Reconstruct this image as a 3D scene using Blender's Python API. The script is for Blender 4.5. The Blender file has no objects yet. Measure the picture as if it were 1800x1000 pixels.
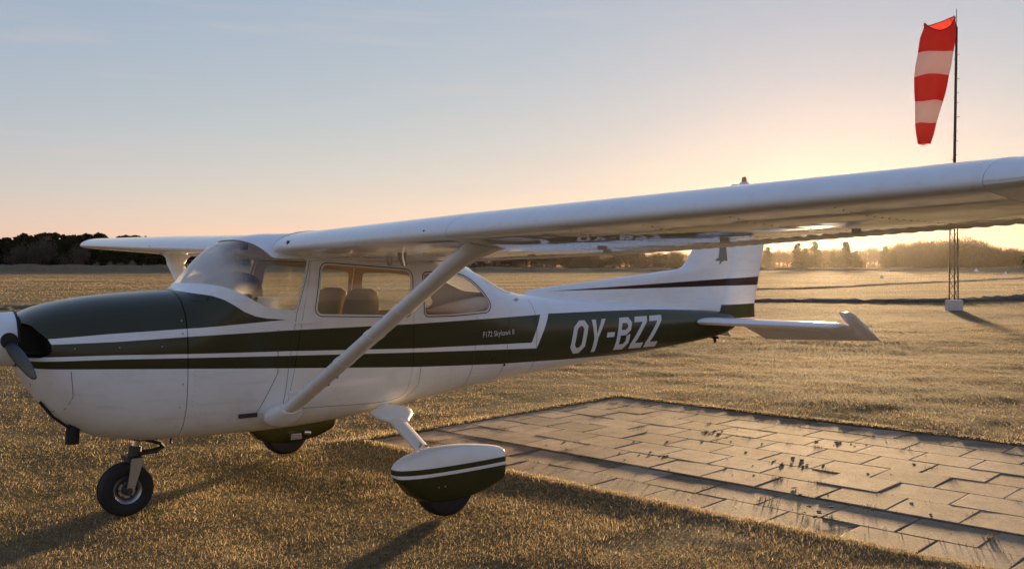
import bpy, bmesh, math, random
import numpy as np
from mathutils import Vector, Matrix
from mathutils.bvhtree import BVHTree

random.seed(7)
rng = np.random.default_rng(11)
SC = bpy.context.scene
COL = SC.collection

# ------------------------------------------------------------------ camera
# world frame = aircraft frame: x aft, y to the aircraft's right, z up, ground at 0
CAM = np.array([-1.9335, -6.4665, 1.652])
DIR = np.array([0.61000, 0.79240])          # level viewing direction
RGT = np.array([0.79240, -0.61000])
cd = bpy.data.cameras.new('camera'); cam = bpy.data.objects.new('camera', cd); COL.objects.link(cam)
cam.location = CAM
cam.rotation_euler = (math.pi / 2, 0, math.atan2(-DIR[0], DIR[1]))
cd.sensor_width = 36.0; cd.lens = 36.0 * 1640 / 1800
cd.shift_y = -33 / 1800
cd.clip_start = 0.05; cd.clip_end = 9000
SC.camera = cam

# ------------------------------------------------------------------ light
SUN_EL = math.radians(2.5)
sv = DIR + (1472 - 900) / 1640 * RGT; sv /= np.linalg.norm(sv)
SUN_AZ = math.atan2(sv[0], sv[1])            # clockwise from +Y
SUN_DIR = Vector((sv[0] * math.cos(SUN_EL), sv[1] * math.cos(SUN_EL), math.sin(SUN_EL)))
ld = bpy.data.lights.new('sun', 'SUN'); ld.energy = 4.0; ld.angle = math.radians(2.4); ld.color = (1.0, 0.66, 0.34)
lo = bpy.data.objects.new('sun', ld); COL.objects.link(lo)
lo.rotation_euler = SUN_DIR.to_track_quat('Z', 'Y').to_euler(); lo.location = (0, 0, 50)

W = bpy.data.worlds.new('World'); SC.world = W; W.use_nodes = True
wn, wl = W.node_tree.nodes, W.node_tree.links
wn.clear()
wo = wn.new('ShaderNodeOutputWorld'); wb = wn.new('ShaderNodeBackground')
sky = wn.new('ShaderNodeTexSky'); sky.sky_type = 'NISHITA'; sky.sun_disc = False
sky.sun_elevation = SUN_EL; sky.sun_rotation = SUN_AZ
sky.altitude = 0; sky.air_density = 1.0; sky.dust_density = 0.1; sky.ozone_density = 3.0
wb.inputs['Strength'].default_value = 0.15
def wvec(op, a, b):
    q = wn.new('ShaderNodeVectorMath'); q.operation = op; wl.new(a, q.inputs[0])
    if isinstance(b, tuple): q.inputs[1].default_value = b
    else: wl.new(b, q.inputs[1])
    return q.outputs[0]
# one soft shoulder and one white balance for the whole sky, as the phone's exposure blending gives it
sep = wn.new('ShaderNodeSeparateXYZ'); wl.new(wvec('MULTIPLY', sky.outputs[0], (.15, .15, .15)), sep.inputs[0])
com = wn.new('ShaderNodeCombineXYZ'); GK = .392/.15
for i_, (g_, k_) in enumerate(((.58, 1.37), (.51, .938), (.25, .650))):
    pw = wn.new('ShaderNodeMath'); pw.operation = 'POWER'; pw.inputs[1].default_value = g_; wl.new(sep.outputs[i_], pw.inputs[0])
    ml = wn.new('ShaderNodeMath'); ml.operation = 'MULTIPLY'; ml.inputs[1].default_value = k_*GK; wl.new(pw.outputs[0], ml.inputs[0]); wl.new(ml.outputs[0], com.inputs[i_])
# faint high cirrus, stretched along the horizon, over the whole sky
tcw = wn.new('ShaderNodeTexCoord'); mpw = wn.new('ShaderNodeMapping'); mpw.inputs['Scale'].default_value = (2.2, 2.2, 26); wl.new(tcw.outputs['Generated'], mpw.inputs[0])
nzw = wn.new('ShaderNodeTexNoise'); nzw.inputs['Scale'].default_value = 1.6; nzw.inputs['Detail'].default_value = 6; nzw.inputs['Roughness'].default_value = .55; wl.new(mpw.outputs[0], nzw.inputs['Vector'])
mrw = wn.new('ShaderNodeMapRange'); mrw.inputs[1].default_value = .54; mrw.inputs[2].default_value = .74; mrw.inputs[3].default_value = 0; mrw.inputs[4].default_value = .26; wl.new(nzw.outputs[0], mrw.inputs[0])
mxw = wn.new('ShaderNodeMix'); mxw.data_type = 'RGBA'; wl.new(mrw.outputs[0], mxw.inputs[0]); wl.new(com.outputs[0], mxw.inputs[6]); mxw.inputs[7].default_value = (.60*GK, .50*GK, .45*GK, 1)
grade = mxw.outputs[2]
wl.new(grade, wb.inputs['Color']); wl.new(wb.outputs[0], wo.inputs['Surface'])

SC.view_settings.view_transform = 'Standard'
try: SC.view_settings.look = 'None'
except Exception: pass
SC.view_settings.exposure = 1.64; SC.view_settings.gamma = 1.0
SC.render.engine = 'CYCLES'
SC.cycles.use_denoising = True
SC.cycles.max_bounces = 8; SC.cycles.transparent_max_bounces = 16; SC.cycles.volume_bounces = 0
SC.cycles.sample_clamp_indirect = 6.0

# ------------------------------------------------------------------ helpers
def link(o, parent=None):
    COL.objects.link(o)
    if parent is not None: o.parent = parent
    return o
def mesh_obj(name, verts, faces, mat=None, parent=None, smooth=True, sharp=35):
    me = bpy.data.meshes.new(name)
    me.from_pydata([tuple(v) for v in verts], [], [tuple(f) for f in faces]); me.validate()
    return finish(name, me, mat, parent, smooth, sharp)
def finish(name, me, mat=None, parent=None, smooth=True, sharp=35):
    if mat is not None:
        for m in (mat if isinstance(mat, (list, tuple)) else [mat]): me.materials.append(m)
    if smooth:
        me.shade_smooth(); me.set_sharp_from_angle(angle=math.radians(sharp))
    return link(bpy.data.objects.new(name, me), parent)
def bm_obj(name, bm, mat=None, parent=None, smooth=True, sharp=35, normals=True):
    if normals: bmesh.ops.recalc_face_normals(bm, faces=bm.faces)
    me = bpy.data.meshes.new(name); bm.to_mesh(me); bm.free()
    return finish(name, me, mat, parent, smooth, sharp)
def empty(name, loc=(0, 0, 0), parent=None):
    o = bpy.data.objects.new(name, None); o.location = loc; o.empty_display_size = .2
    return link(o, parent)
def tag(o, label=None, category=None, group=None, kind=None):
    if label: o['label'] = label
    if category: o['category'] = category
    if group: o['group'] = group
    if kind: o['kind'] = kind
    return o
def pchip(xs, ys, x):
    xs = np.asarray(xs, float); ys = np.asarray(ys, float); x = np.asarray(x, float)
    h = np.diff(xs); d = np.diff(ys) / h; m = np.zeros(len(xs))
    for i in range(1, len(xs) - 1):
        if d[i - 1] * d[i] > 0:
            w1 = 2 * h[i] + h[i - 1]; w2 = h[i] + 2 * h[i - 1]
            m[i] = (w1 + w2) / (w1 / d[i - 1] + w2 / d[i])
    m[0] = d[0]; m[-1] = d[-1]
    k = np.clip(np.searchsorted(xs, x) - 1, 0, len(h) - 1)
    t = np.clip((x - xs[k]) / h[k], 0, 1); hh = h[k]
    return ((2*t**3 - 3*t**2 + 1) * ys[k] + (t**3 - 2*t**2 + t) * hh * m[k]
            + (-2*t**3 + 3*t**2) * ys[k+1] + (t**3 - t**2) * hh * m[k+1])
def rings_faces(nr, n, cap0=True, cap1=True):
    f = []
    for i in range(nr - 1):
        for j in range(n):
            k = (j + 1) % n
            f.append((i*n + j, i*n + k, (i+1)*n + k, (i+1)*n + j))
    if cap0: f.append(tuple(range(n))[::-1])
    if cap1: f.append(tuple((nr-1)*n + j for j in range(n)))
    return f
def add_box(bm, c, s, rot=None):
    m = Matrix.Translation(c) @ (rot if rot is not None else Matrix()) @ Matrix.Diagonal((s[0], s[1], s[2], 1))
    return bmesh.ops.create_cube(bm, size=1.0, matrix=m)['verts']
def add_tube(bm, pts, rad, n=10, squash=None):
    """tube along a polyline; rad number or list; squash=(axis vector, factor) flattens the section"""
    pts = [Vector(p) for p in pts]; rad = rad if isinstance(rad, (list, tuple)) else [rad] * len(pts)
    rings = []; up = None
    for i, p in enumerate(pts):
        t = (pts[min(i+1, len(pts)-1)] - pts[max(i-1, 0)]).normalized()
        if up is None: up = Vector((0, 0, 1)) if abs(t.z) < .9 else Vector((1, 0, 0))
        a = (up - t * up.dot(t)).normalized(); b = t.cross(a); up = a
        rings.append([bm.verts.new(p + (a * math.cos(2*math.pi*j/n) + b * math.sin(2*math.pi*j/n)) * rad[i]) for j in range(n)])
    for i in range(len(rings) - 1):
        for j in range(n):
            bm.faces.new((rings[i][j], rings[i][(j+1) % n], rings[i+1][(j+1) % n], rings[i+1][j]))
    bm.faces.new(rings[0][::-1]); bm.faces.new(rings[-1])
def add_lathe(bm, prof, origin, axis='Y', n=40):
    """prof list of (along, radius)"""
    o = Vector(origin); ax = {'X': Vector((1,0,0)), 'Y': Vector((0,1,0)), 'Z': Vector((0,0,1))}[axis]
    a = {'X': Vector((0,1,0)), 'Y': Vector((0,0,1)), 'Z': Vector((1,0,0))}[axis]; b = ax.cross(a)
    rings = []
    for (h, r) in prof:
        if r < 1e-6: rings.append([bm.verts.new(o + ax * h)])
        else: rings.append([bm.verts.new(o + ax*h + (a*math.cos(2*math.pi*j/n) + b*math.sin(2*math.pi*j/n))*r) for j in range(n)])
    for r0, r1 in zip(rings[:-1], rings[1:]):
        for j in range(n):
            k = (j + 1) % n
            if len(r0) == 1 and len(r1) == 1: continue
            if len(r0) == 1: bm.faces.new((r0[0], r1[k], r1[j]))
            elif len(r1) == 1: bm.faces.new((r0[j], r0[k], r1[0]))
            else: bm.faces.new((r0[j], r0[k], r1[k], r1[j]))
def boolean(o, cutter, op):
    """apply a boolean to o's mesh, keep the cutter"""
    md = o.modifiers.new('b', 'BOOLEAN'); md.operation = op; md.solver = 'EXACT'; md.object = cutter
    try: md.material_mode = 'TRANSFER'
    except Exception: pass
    dg = bpy.context.evaluated_depsgraph_get(); dg.update()
    me = bpy.data.meshes.new_from_object(o.evaluated_get(dg))
    o.modifiers.clear(); old = o.data; nm = old.name; o.data = me; bpy.data.meshes.remove(old); me.name = nm
def drop(o):
    me = o.data; bpy.data.objects.remove(o)
    if me and me.users == 0: bpy.data.meshes.remove(me)

# ------------------------------------------------------------------ materials
def new_mat(name):
    m = bpy.data.materials.new(name); m.use_nodes = True
    nt = m.node_tree; return m, nt.nodes, nt.links, nt.nodes['Principled BSDF']
def simple(name, col, rough=.5, metal=0.0, coat=0.0, bump=0.0, bscale=40, vary=0.0, spec=.5):
    m, n, l, p = new_mat(name)
    p.inputs['Base Color'].default_value = (*col, 1); p.inputs['Roughness'].default_value = rough
    p.inputs['Metallic'].default_value = metal; p.inputs['Coat Weight'].default_value = coat
    p.inputs['Coat Roughness'].default_value = .05; p.inputs['Specular IOR Level'].default_value = spec
    if bump or vary:
        tc = n.new('ShaderNodeTexCoord'); nz = n.new('ShaderNodeTexNoise'); nz.inputs['Scale'].default_value = bscale
        nz.inputs['Detail'].default_value = 5; l.new(tc.outputs['Object'], nz.inputs['Vector'])
        if bump:
            b = n.new('ShaderNodeBump'); b.inputs['Strength'].default_value = bump; b.inputs['Distance'].default_value = .01
            l.new(nz.outputs[0], b.inputs['Height']); l.new(b.outputs[0], p.inputs['Normal'])
        if vary:
            mx = n.new('ShaderNodeMix'); mx.data_type = 'RGBA'
            mx.inputs[6].default_value = tuple(c*(1-vary) for c in col) + (1,); mx.inputs[7].default_value = tuple(min(1, c*(1+vary)) for c in col) + (1,)
            l.new(nz.outputs[0], mx.inputs[0]); l.new(mx.outputs[2], p.inputs['Base Color'])
    return m
class NT:
    """tiny helper for math node chains"""
    def __init__(s, n, l): s.n, s.l = n, l
    def m(s, op, a, b=None, c=None):
        q = s.n.new('ShaderNodeMath'); q.operation = op
        for i, v in enumerate((a, b, c)):
            if v is None: continue
            if isinstance(v, (int, float)): q.inputs[i].default_value = v
            else: s.l.new(v, q.inputs[i])
        return q.outputs[0]
    def curve(s, x, pts, x0, x1, y0, y1):
        """piecewise linear function of x"""
        t = s.m('DIVIDE', s.m('SUBTRACT', x, x0), x1 - x0)
        f = s.n.new('ShaderNodeFloatCurve'); c = f.mapping.curves[0]
        P = [((a - x0)/(x1 - x0), (b - y0)/(y1 - y0)) for a, b in pts]
        c.points[0].location = P[0]; c.points[1].location = P[-1]
        for q in P[1:-1]: c.points.new(*q)
        for q in c.points: q.handle_type = 'VECTOR'
        f.mapping.use_clip = False; f.mapping.update()
        s.l.new(t, f.inputs['Value'])
        return s.m('ADD', s.m('MULTIPLY', f.outputs[0], y1 - y0), y0)
WHITE = (.91, .91, .905); GREEN = (.043, .042, .013)
def paint_common(p, n, l, rough=.22, wave=.06, dirt=True, col_socket=None):
    tc = n.new('ShaderNodeTexCoord')
    nz = n.new('ShaderNodeTexNoise'); nz.inputs['Scale'].default_value = 2.3; nz.inputs['Detail'].default_value = 2
    l.new(tc.outputs['Object'], nz.inputs['Vector'])
    b = n.new('ShaderNodeBump'); b.inputs['Strength'].default_value = wave; b.inputs['Distance'].default_value = .05
    l.new(nz.outputs[0], b.inputs['Height']); l.new(b.outputs[0], p.inputs['Normal'])
    n2 = n.new('ShaderNodeTexNoise'); n2.inputs['Scale'].default_value = 6; n2.inputs['Detail'].default_value = 7; n2.inputs['Roughness'].default_value = .65
    l.new(tc.outputs['Object'], n2.inputs['Vector'])
    mr = n.new('ShaderNodeMapRange'); mr.inputs[3].default_value = rough*.6; mr.inputs[4].default_value = rough*1.6
    l.new(n2.outputs[0], mr.inputs[0]); l.new(mr.outputs[0], p.inputs['Roughness'])
    mx = n.new('ShaderNodeMix'); mx.data_type = 'RGBA'; mx.blend_type = 'MULTIPLY'
    r2 = n.new('ShaderNodeMapRange'); r2.inputs[1].default_value = .5; r2.inputs[2].default_value = .8; r2.inputs[3].default_value = 0; r2.inputs[4].default_value = .35
    l.new(n2.outputs[0], r2.inputs[0]); l.new(r2.outputs[0], mx.inputs[0]); mx.inputs[7].default_value = (.72, .66, .56, 1)
    if col_socket is not None: l.new(col_socket, mx.inputs[6])
    l.new(mx.outputs[2], p.inputs['Base Color'])
    mp = n.new('ShaderNodeMapping'); mp.inputs['Scale'].default_value = (.7, 9, 9); l.new(tc.outputs['Object'], mp.inputs[0])      # grime drawn out by the slipstream
    n3 = n.new('ShaderNodeTexNoise'); n3.inputs['Scale'].default_value = 2.2; n3.inputs['Detail'].default_value = 6; n3.inputs['Roughness'].default_value = .6; l.new(mp.outputs[0], n3.inputs['Vector'])
    r3 = n.new('ShaderNodeMapRange'); r3.inputs[1].default_value = .55; r3.inputs[2].default_value = .78; r3.inputs[3].default_value = 0; r3.inputs[4].default_value = .30; l.new(n3.outputs[0], r3.inputs[0])
    m3 = n.new('ShaderNodeMix'); m3.data_type = 'RGBA'; m3.blend_type = 'MULTIPLY'; l.new(r3.outputs[0], m3.inputs[0]); l.new(mx.outputs[2], m3.inputs[6]); m3.inputs[7].default_value = (.60, .53, .43, 1); l.new(m3.outputs[2], p.inputs['Base Color'])
    p.inputs['Coat Weight'].default_value = .08; p.inputs['Coat Roughness'].default_value = .06; p.inputs['Specular IOR Level'].default_value = .4
    return tc, mx
def mat_white(name='white_paint', rough=.22, wave=.06):
    m, n, l, p = new_mat(name); tc, mx = paint_common(p, n, l, rough, wave); mx.inputs[6].default_value = (*WHITE, 1); return m
def mat_fuselage():
    m, n, l, p = new_mat('fuselage_paint'); N = NT(n, l)
    tc = n.new('ShaderNodeTexCoord'); sx = n.new('ShaderNodeSeparateXYZ'); l.new(tc.outputs['Object'], sx.inputs[0])
    x, z = sx.outputs[0], sx.outputs[2]
    X0, X1, Z0, Z1 = -1.0, 6.2, .4, 2.0
    C = lambda pts: N.curve(x, pts, X0, X1, Z0, Z1)
    us = C([(-1, 1.203), (-.762, 1.215), (-.384, 1.235), (.164, 1.253), (.729, 1.287), (6.2, 1.5)])
    b1t = C([(-1, 1.18), (-.762, 1.184), (-.384, 1.185), (.164, 1.201), (.701, 1.213), (1.743, 1.219), (3.076, 1.238), (6.2, 1.24)])
    b1b = C([(-1, 1.115), (-.783, 1.111), (-.384, 1.105), (.164, 1.086), (.701, 1.073), (1.743, 1.036), (2.954, 1.010), (6.2, .9)])
    b2t = C([(-1, 1.088), (-.783, 1.085), (-.384, 1.079), (.164, 1.060), (.701, 1.042), (1.743, 1.006), (3.008, .959), (6.2, .9)])
    b2b = C([(-1, 1.048), (-.768, 1.040), (-.384, 1.020), (.164, .989), (.701, .958), (1.743, .896), (2.598, .856), (3.405, .836), (4.174, .825), (5.055, .820), (6.2, .82)])
    dt = C([(-1, 1.24), (3.1, 1.243), (3.854, 1.241), (4.6, 1.232), (5.642, 1.19), (6.2, 1.17)])
    gt = lambda a, b: N.m('GREATER_THAN', a, b); lt = lambda a, b: N.m('LESS_THAN', a, b); mul = lambda a, b: N.m('MULTIPLY', a, b)
    # slanted white divider ahead of the tail block: x position as a function of z
    dl = N.m('ADD', N.m('MULTIPLY', N.m('SUBTRACT', z, 1.010), .122/.224), 2.952)
    dr = N.m('ADD', N.m('MULTIPLY', N.m('SUBTRACT', z, .959), .165/.281), 3.012)
    band1 = mul(mul(lt(z, b1t), gt(z, b1b)), lt(x, dl))
    band2 = mul(mul(lt(z, b2t), gt(z, b2b)), lt(x, 3.012))
    tail = mul(mul(lt(z, dt), gt(z, b2b)), gt(x, dr))
    # rear edge of the green cowl deck
    gx = N.curve(z, [(1.2, .76), (1.285, .735), (1.298, .58), (1.315, .50), (1.348, .424), (1.387, .367), (1.429, .300), (1.455, .235), (1.472, .150), (1.487, .090), (1.6, .06)], 1.2, 1.6, 0, 1)
    deck = mul(gt(z, us), lt(x, gx))
    mask = N.m('MAXIMUM', N.m('MAXIMUM', band1, band2), N.m('MAXIMUM', tail, deck))
    mx = n.new('ShaderNodeMix'); mx.data_type = 'RGBA'; mx.inputs[6].default_value = (*WHITE, 1); mx.inputs[7].default_value = (*GREEN, 1)
    l.new(mask, mx.inputs[0]); paint_common(p, n, l, .20, .05, col_socket=mx.outputs[2])
    return m
def mat_bands(name, cuts, col=GREEN, axis=2, base=None):
    """white paint with dark bands between pairs of constant heights"""
    m, n, l, p = new_mat(name); N = NT(n, l)
    tc = n.new('ShaderNodeTexCoord'); sx = n.new('ShaderNodeSeparateXYZ'); l.new(tc.outputs['Object'], sx.inputs[0]); z = sx.outputs[axis]; x = sx.outputs[0]
    mask = None
    for (a0, s0, a1, s1) in cuts:
        lo_ = N.m('ADD', N.m('MULTIPLY', x, s0), a0); hi_ = N.m('ADD', N.m('MULTIPLY', x, s1), a1)
        q = N.m('MULTIPLY', N.m('GREATER_THAN', z, lo_), N.m('LESS_THAN', z, hi_))
        mask = q if mask is None else N.m('MAXIMUM', mask, q)
    mx = n.new('ShaderNodeMix'); mx.data_type = 'RGBA'; mx.inputs[6].default_value = (*WHITE, 1); mx.inputs[7].default_value = (*col, 1)
    l.new(mask, mx.inputs[0]); top = mx.outputs[2]
    if base:
        m2 = n.new('ShaderNodeMix'); m2.data_type = 'RGBA'; m2.inputs[7].default_value = (*GREEN, 1); l.new(top, m2.inputs[6]); l.new(N.m('LESS_THAN', z, N.m('ADD', N.m('MULTIPLY', x, base[1]), base[0])), m2.inputs[0]); top = m2.outputs[2]
    paint_common(p, n, l, .20, .05, col_socket=top); return m
def mat_glass(name='window_plexiglass', haze=.10, dust_sheen=None):
    m, n, l, p = new_mat(name); n.remove(p); out = n['Material Output']
    tr = n.new('ShaderNodeBsdfTransparent'); tr.inputs[0].default_value = (.95, .95, .93, 1)
    gl = n.new('ShaderNodeBsdfGlossy'); gl.inputs['Roughness'].default_value = .03
    N = NT(n, l); ge = n.new('ShaderNodeNewGeometry'); dt_ = n.new('ShaderNodeVectorMath'); dt_.operation = 'DOT_PRODUCT'; l.new(ge.outputs['Incoming'], dt_.inputs[0]); l.new(ge.outputs['Normal'], dt_.inputs[1])
    fr = N.m('ADD', .03, N.m('MULTIPLY', .90, N.m('POWER', N.m('SUBTRACT', 1.0, N.m('ABSOLUTE', dt_.outputs['Value'])), 5.0)))      # thin sheet: the same reflectance from both faces
    df = n.new('ShaderNodeBsdfDiffuse'); df.inputs[0].default_value = (.7, .72, .75, 1)
    tl = n.new('ShaderNodeBsdfTranslucent'); tl.inputs[0].default_value = (.7, .72, .75, 1)
    a = n.new('ShaderNodeMixShader'); a.inputs[0].default_value = .5; l.new(df.outputs[0], a.inputs[1]); l.new(tl.outputs[0], a.inputs[2])
    h = n.new('ShaderNodeMixShader'); h.inputs[0].default_value = haze; l.new(tr.outputs[0], h.inputs[1]); l.new(a.outputs[0], h.inputs[2])
    g = n.new('ShaderNodeMixShader'); l.new(fr, g.inputs[0]); l.new(h.outputs[0], g.inputs[1]); l.new(gl.outputs[0], g.inputs[2])
    if dust_sheen:      # scratches, dust and painted-in sky reflection: milky at the front, fading towards the door
        tc = n.new('ShaderNodeTexCoord'); sx = n.new('ShaderNodeSeparateXYZ'); l.new(tc.outputs['Object'], sx.inputs[0]); nz = n.new('ShaderNodeTexNoise'); nz.inputs['Scale'].default_value = 5; nz.inputs['Detail'].default_value = 6; l.new(tc.outputs['Object'], nz.inputs['Vector'])
        ad = n.new('ShaderNodeMath'); ad.operation = 'MULTIPLY_ADD'; l.new(nz.outputs[0], ad.inputs[0]); ad.inputs[1].default_value = .16; l.new(sx.outputs[0], ad.inputs[2])
        mr = n.new('ShaderNodeMapRange'); mr.interpolation_type = 'SMOOTHSTEP'; mr.inputs[1].default_value = .38; mr.inputs[2].default_value = .62; mr.inputs[3].default_value = dust_sheen; mr.inputs[4].default_value = haze; l.new(ad.outputs[0], mr.inputs[0]); l.new(mr.outputs[0], h.inputs[0])
        df.inputs[0].default_value = (.97, .94, .88, 1); tl.inputs[0].default_value = (.97, .94, .88, 1)
    l.new(g.outputs[0], out.inputs['Surface']); return m
def mat_leaf(name, attr=True, col=(.1, .1, .05), trans=.45):
    m, n, l, p = new_mat(name); n.remove(p); out = n['Material Output']
    d = n.new('ShaderNodeBsdfDiffuse'); t = n.new('ShaderNodeBsdfTranslucent'); mx = n.new('ShaderNodeMixShader'); mx.inputs[0].default_value = trans
    if attr:
        a = n.new('ShaderNodeAttribute'); a.attribute_name = 'tint'; l.new(a.outputs['Color'], d.inputs[0]); l.new(a.outputs['Color'], t.inputs[0])
    else:
        d.inputs[0].default_value = (*col, 1); t.inputs[0].default_value = (*col, 1)
    l.new(d.outputs[0], mx.inputs[1]); l.new(t.outputs[0], mx.inputs[2]); l.new(mx.outputs[0], out.inputs['Surface']); return m

M = dict(
    white=mat_white(), stab=mat_white('stabilizer_paint', .16, .015), white_gloss=mat_white('wing_paint', .045, .10), fus=mat_fuselage(),
    pant=mat_bands('wheel_fairing_paint', [(0, 0, .291, 0), (.313, 0, .347, 0)]),
    fin=mat_bands('fin_paint', [(1.400, .0068, 1.296, .0372)], col=(.035, .016, .018)),
    rudder=mat_bands('rudder_paint', [(1.400, .0068, 1.296, .0372)], col=(.035, .016, .018), base=(1.187, .009)),
    glass=mat_glass(haze=.02), shield=mat_glass('windshield_plexiglass', .04, .62),
    rearglass=mat_glass('rear_window_plexiglass', .12),
    black=simple('black_paint', (.012, .012, .012), .45), rubber=simple('tyre_rubber', (.016, .015, .014), .75, bump=.3, bscale=60),
    seam=simple('panel_gap', (.05, .05, .05), .8), alu=simple('bare_aluminium', (.45, .45, .46), .38, 1.0, bump=.08, bscale=90),
    chrome=simple('chromed_steel', (.75, .75, .76), .12, 1.0), steel=simple('greasy_steel', (.06, .058, .055), .5, .5, bump=.2),
    exhaust=simple('sooty_exhaust', (.015, .014, .013), .8), letter=simple('letter_white', (.72, .72, .70), .3),
    emblem=simple('emblem_grey', (.20, .21, .19), .5), tan=simple('tan_upholstery', (.52, .40, .26), .85, bump=.2, bscale=120, vary=.15),
    trim=simple('cabin_trim', (.58, .47, .35), .8, vary=.1), panel=simple('panel_black', (.035, .038, .045), .6),
    paper=simple('paper', (.8, .8, .82), .8), red=simple('beacon_red', (.70, .28, .12), .25), rivet=simple('painted_rivet', (.52, .51, .49), .5), gstrut=mat_white('strut_paint', .3, .03),
)

# ================================================================== ground
def vnoise(x, y, s, seed=0):
    """smooth value noise for arrays"""
    g = np.random.default_rng(seed).random((256, 256))
    u = x / s; v = y / s; iu = np.floor(u).astype(int); iv = np.floor(v).astype(int); fu = u - iu; fv = v - iv
    fu = fu*fu*(3 - 2*fu); fv = fv*fv*(3 - 2*fv)
    a = g[iu % 256, iv % 256]; b = g[(iu+1) % 256, iv % 256]; c = g[iu % 256, (iv+1) % 256]; d = g[(iu+1) % 256, (iv+1) % 256]
    return (a*(1-fu) + b*fu)*(1-fv) + (c*(1-fu) + d*fu)*fv - .5
PA = math.radians(9.0)
PV = np.array([math.sin(PA), -math.cos(PA)]); PU = np.array([math.cos(PA), math.sin(PA)]); PO = np.array([2.327, 1.354])
PAD_U, PAD_V = 3.96, 7.7
def pad_uv(x, y): return (x-PO[0])*PU[0] + (y-PO[1])*PU[1], (x-PO[0])*PV[0] + (y-PO[1])*PV[1]
def pad_inside(x, y, m=0.0):
    u, v = pad_uv(x, y); return (u > -m) & (u < PAD_U + m) & (v > -m) & (v < PAD_V + m)
def ground_z(x, y):
    r = np.hypot(x - CAM[0], y - CAM[1])
    z = .020*vnoise(x, y, .9, 1) + .014*vnoise(x, y, .33, 2) + .075*vnoise(x, y, 4.5, 3)
    z = z * np.clip(r/4 - .3, 0, 1)
    d = np.minimum(np.minimum(np.hypot(x+.18, y), np.hypot(x-1.48, y+1.26)), np.hypot(x-1.45, y-1.28))
    z = z * (1 - .8*np.exp(-(d/.55)**2)) - .012*np.exp(-(d/.22)**2)
    z = z + .22*vnoise(x, y, 45, 4) * np.clip((r-25)/60, 0, 1)
    u, v = pad_uv(x, y)
    e = np.minimum(np.minimum(u, PAD_U-u), np.minimum(v, PAD_V-v))
    lip = .022*np.exp(-(np.minimum(e, 0)/.18)**2)
    return np.where(e > .02, -.10, z*np.clip(-e/.5, .25, 1) + lip)
base = math.atan2(DIR[1], DIR[0])
ang = np.concatenate([np.radians(np.arange(-36, 36, .25)), np.radians(np.arange(36, 324, 4.0))]) + base
rad = [0.0]; rr = .6
while rr < 1500:
    rad.append(rr); rr *= 1.014 if 4 < rr < 60 else 1.04
rad = np.array(rad[1:])
A, R = np.meshgrid(ang, rad); gx = CAM[0] + R*np.cos(A); gy = CAM[1] + R*np.sin(A); gz = ground_z(gx, gy)
na = len(ang); V = np.stack([gx.ravel(), gy.ravel(), gz.ravel()], 1); V = np.vstack([V, [[CAM[0], CAM[1], 0]]])
F = []
for i in range(len(rad)-1):
    for j in range(na):
        k = (j+1) % na; F.append((i*na+j, i*na+k, (i+1)*na+k, (i+1)*na+j))
F += [(len(V)-1, (j+1) % na, j)[::-1] for j in range(na)]
def mat_ground():
    m, n, l, p = new_mat('dry_turf'); tc = n.new('ShaderNodeTexCoord')
    mp = n.new('ShaderNodeMapping'); mp.inputs['Rotation'].default_value = (0, 0, math.atan2(RGT[1], RGT[0])*-1); mp.inputs['Scale'].default_value = (.25, 1, 1)
    l.new(tc.outputs['Object'], mp.inputs[0])
    n1 = n.new('ShaderNodeTexNoise'); n1.inputs['Scale'].default_value = .16; n1.inputs['Detail'].default_value = 8; n1.inputs['Roughness'].default_value = .62; l.new(mp.outputs[0], n1.inputs['Vector'])
    n2 = n.new('ShaderNodeTexNoise'); n2.inputs['Scale'].default_value = 14; n2.inputs['Detail'].default_value = 8; n2.inputs['Roughness'].default_value = .7; l.new(tc.outputs['Object'], n2.inputs['Vector'])
    r1 = n.new('ShaderNodeValToRGB'); e = r1.color_ramp.elements
    e[0].position = .34; e[0].color = (.13, .110, .048, 1); e[1].position = .66; e[1].color = (.40, .29, .150, 1)
    q = e.new(.5); q.color = (.25, .185, .085, 1); l.new(n1.outputs[0], r1.inputs[0])
    r2 = n.new('ShaderNodeMapRange'); r2.inputs[1].default_value = .3; r2.inputs[2].default_value = .75; r2.inputs[3].default_value = .35; r2.inputs[4].default_value = 1.25; l.new(n2.outputs[0], r2.inputs[0])
    mx = n.new('ShaderNodeMix'); mx.data_type = 'RGBA'; mx.blend_type = 'MULTIPLY'; mx.inputs[0].default_value = 1
    l.new(r1.outputs[0], mx.inputs[6]); l.new(r2.outputs[0], mx.inputs[7]); l.new(mx.outputs[2], p.inputs['Base Color'])
    p.inputs['Roughness'].default_value = .95; p.inputs['Specular IOR Level'].default_value = .1
    b = n.new('ShaderNodeBump'); b.inputs['Strength'].default_value = 1.0; b.inputs['Distance'].default_value = .09; l.new(n2.outputs[0], b.inputs['Height']); l.new(b.outputs[0], p.inputs['Normal'])
    return m
M['ground'] = mat_ground()
g = mesh_obj('ground', V, F, M['ground'], sharp=180); tag(g, 'dry winter turf of the airfield stretching to the trees', kind='structure')

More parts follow.
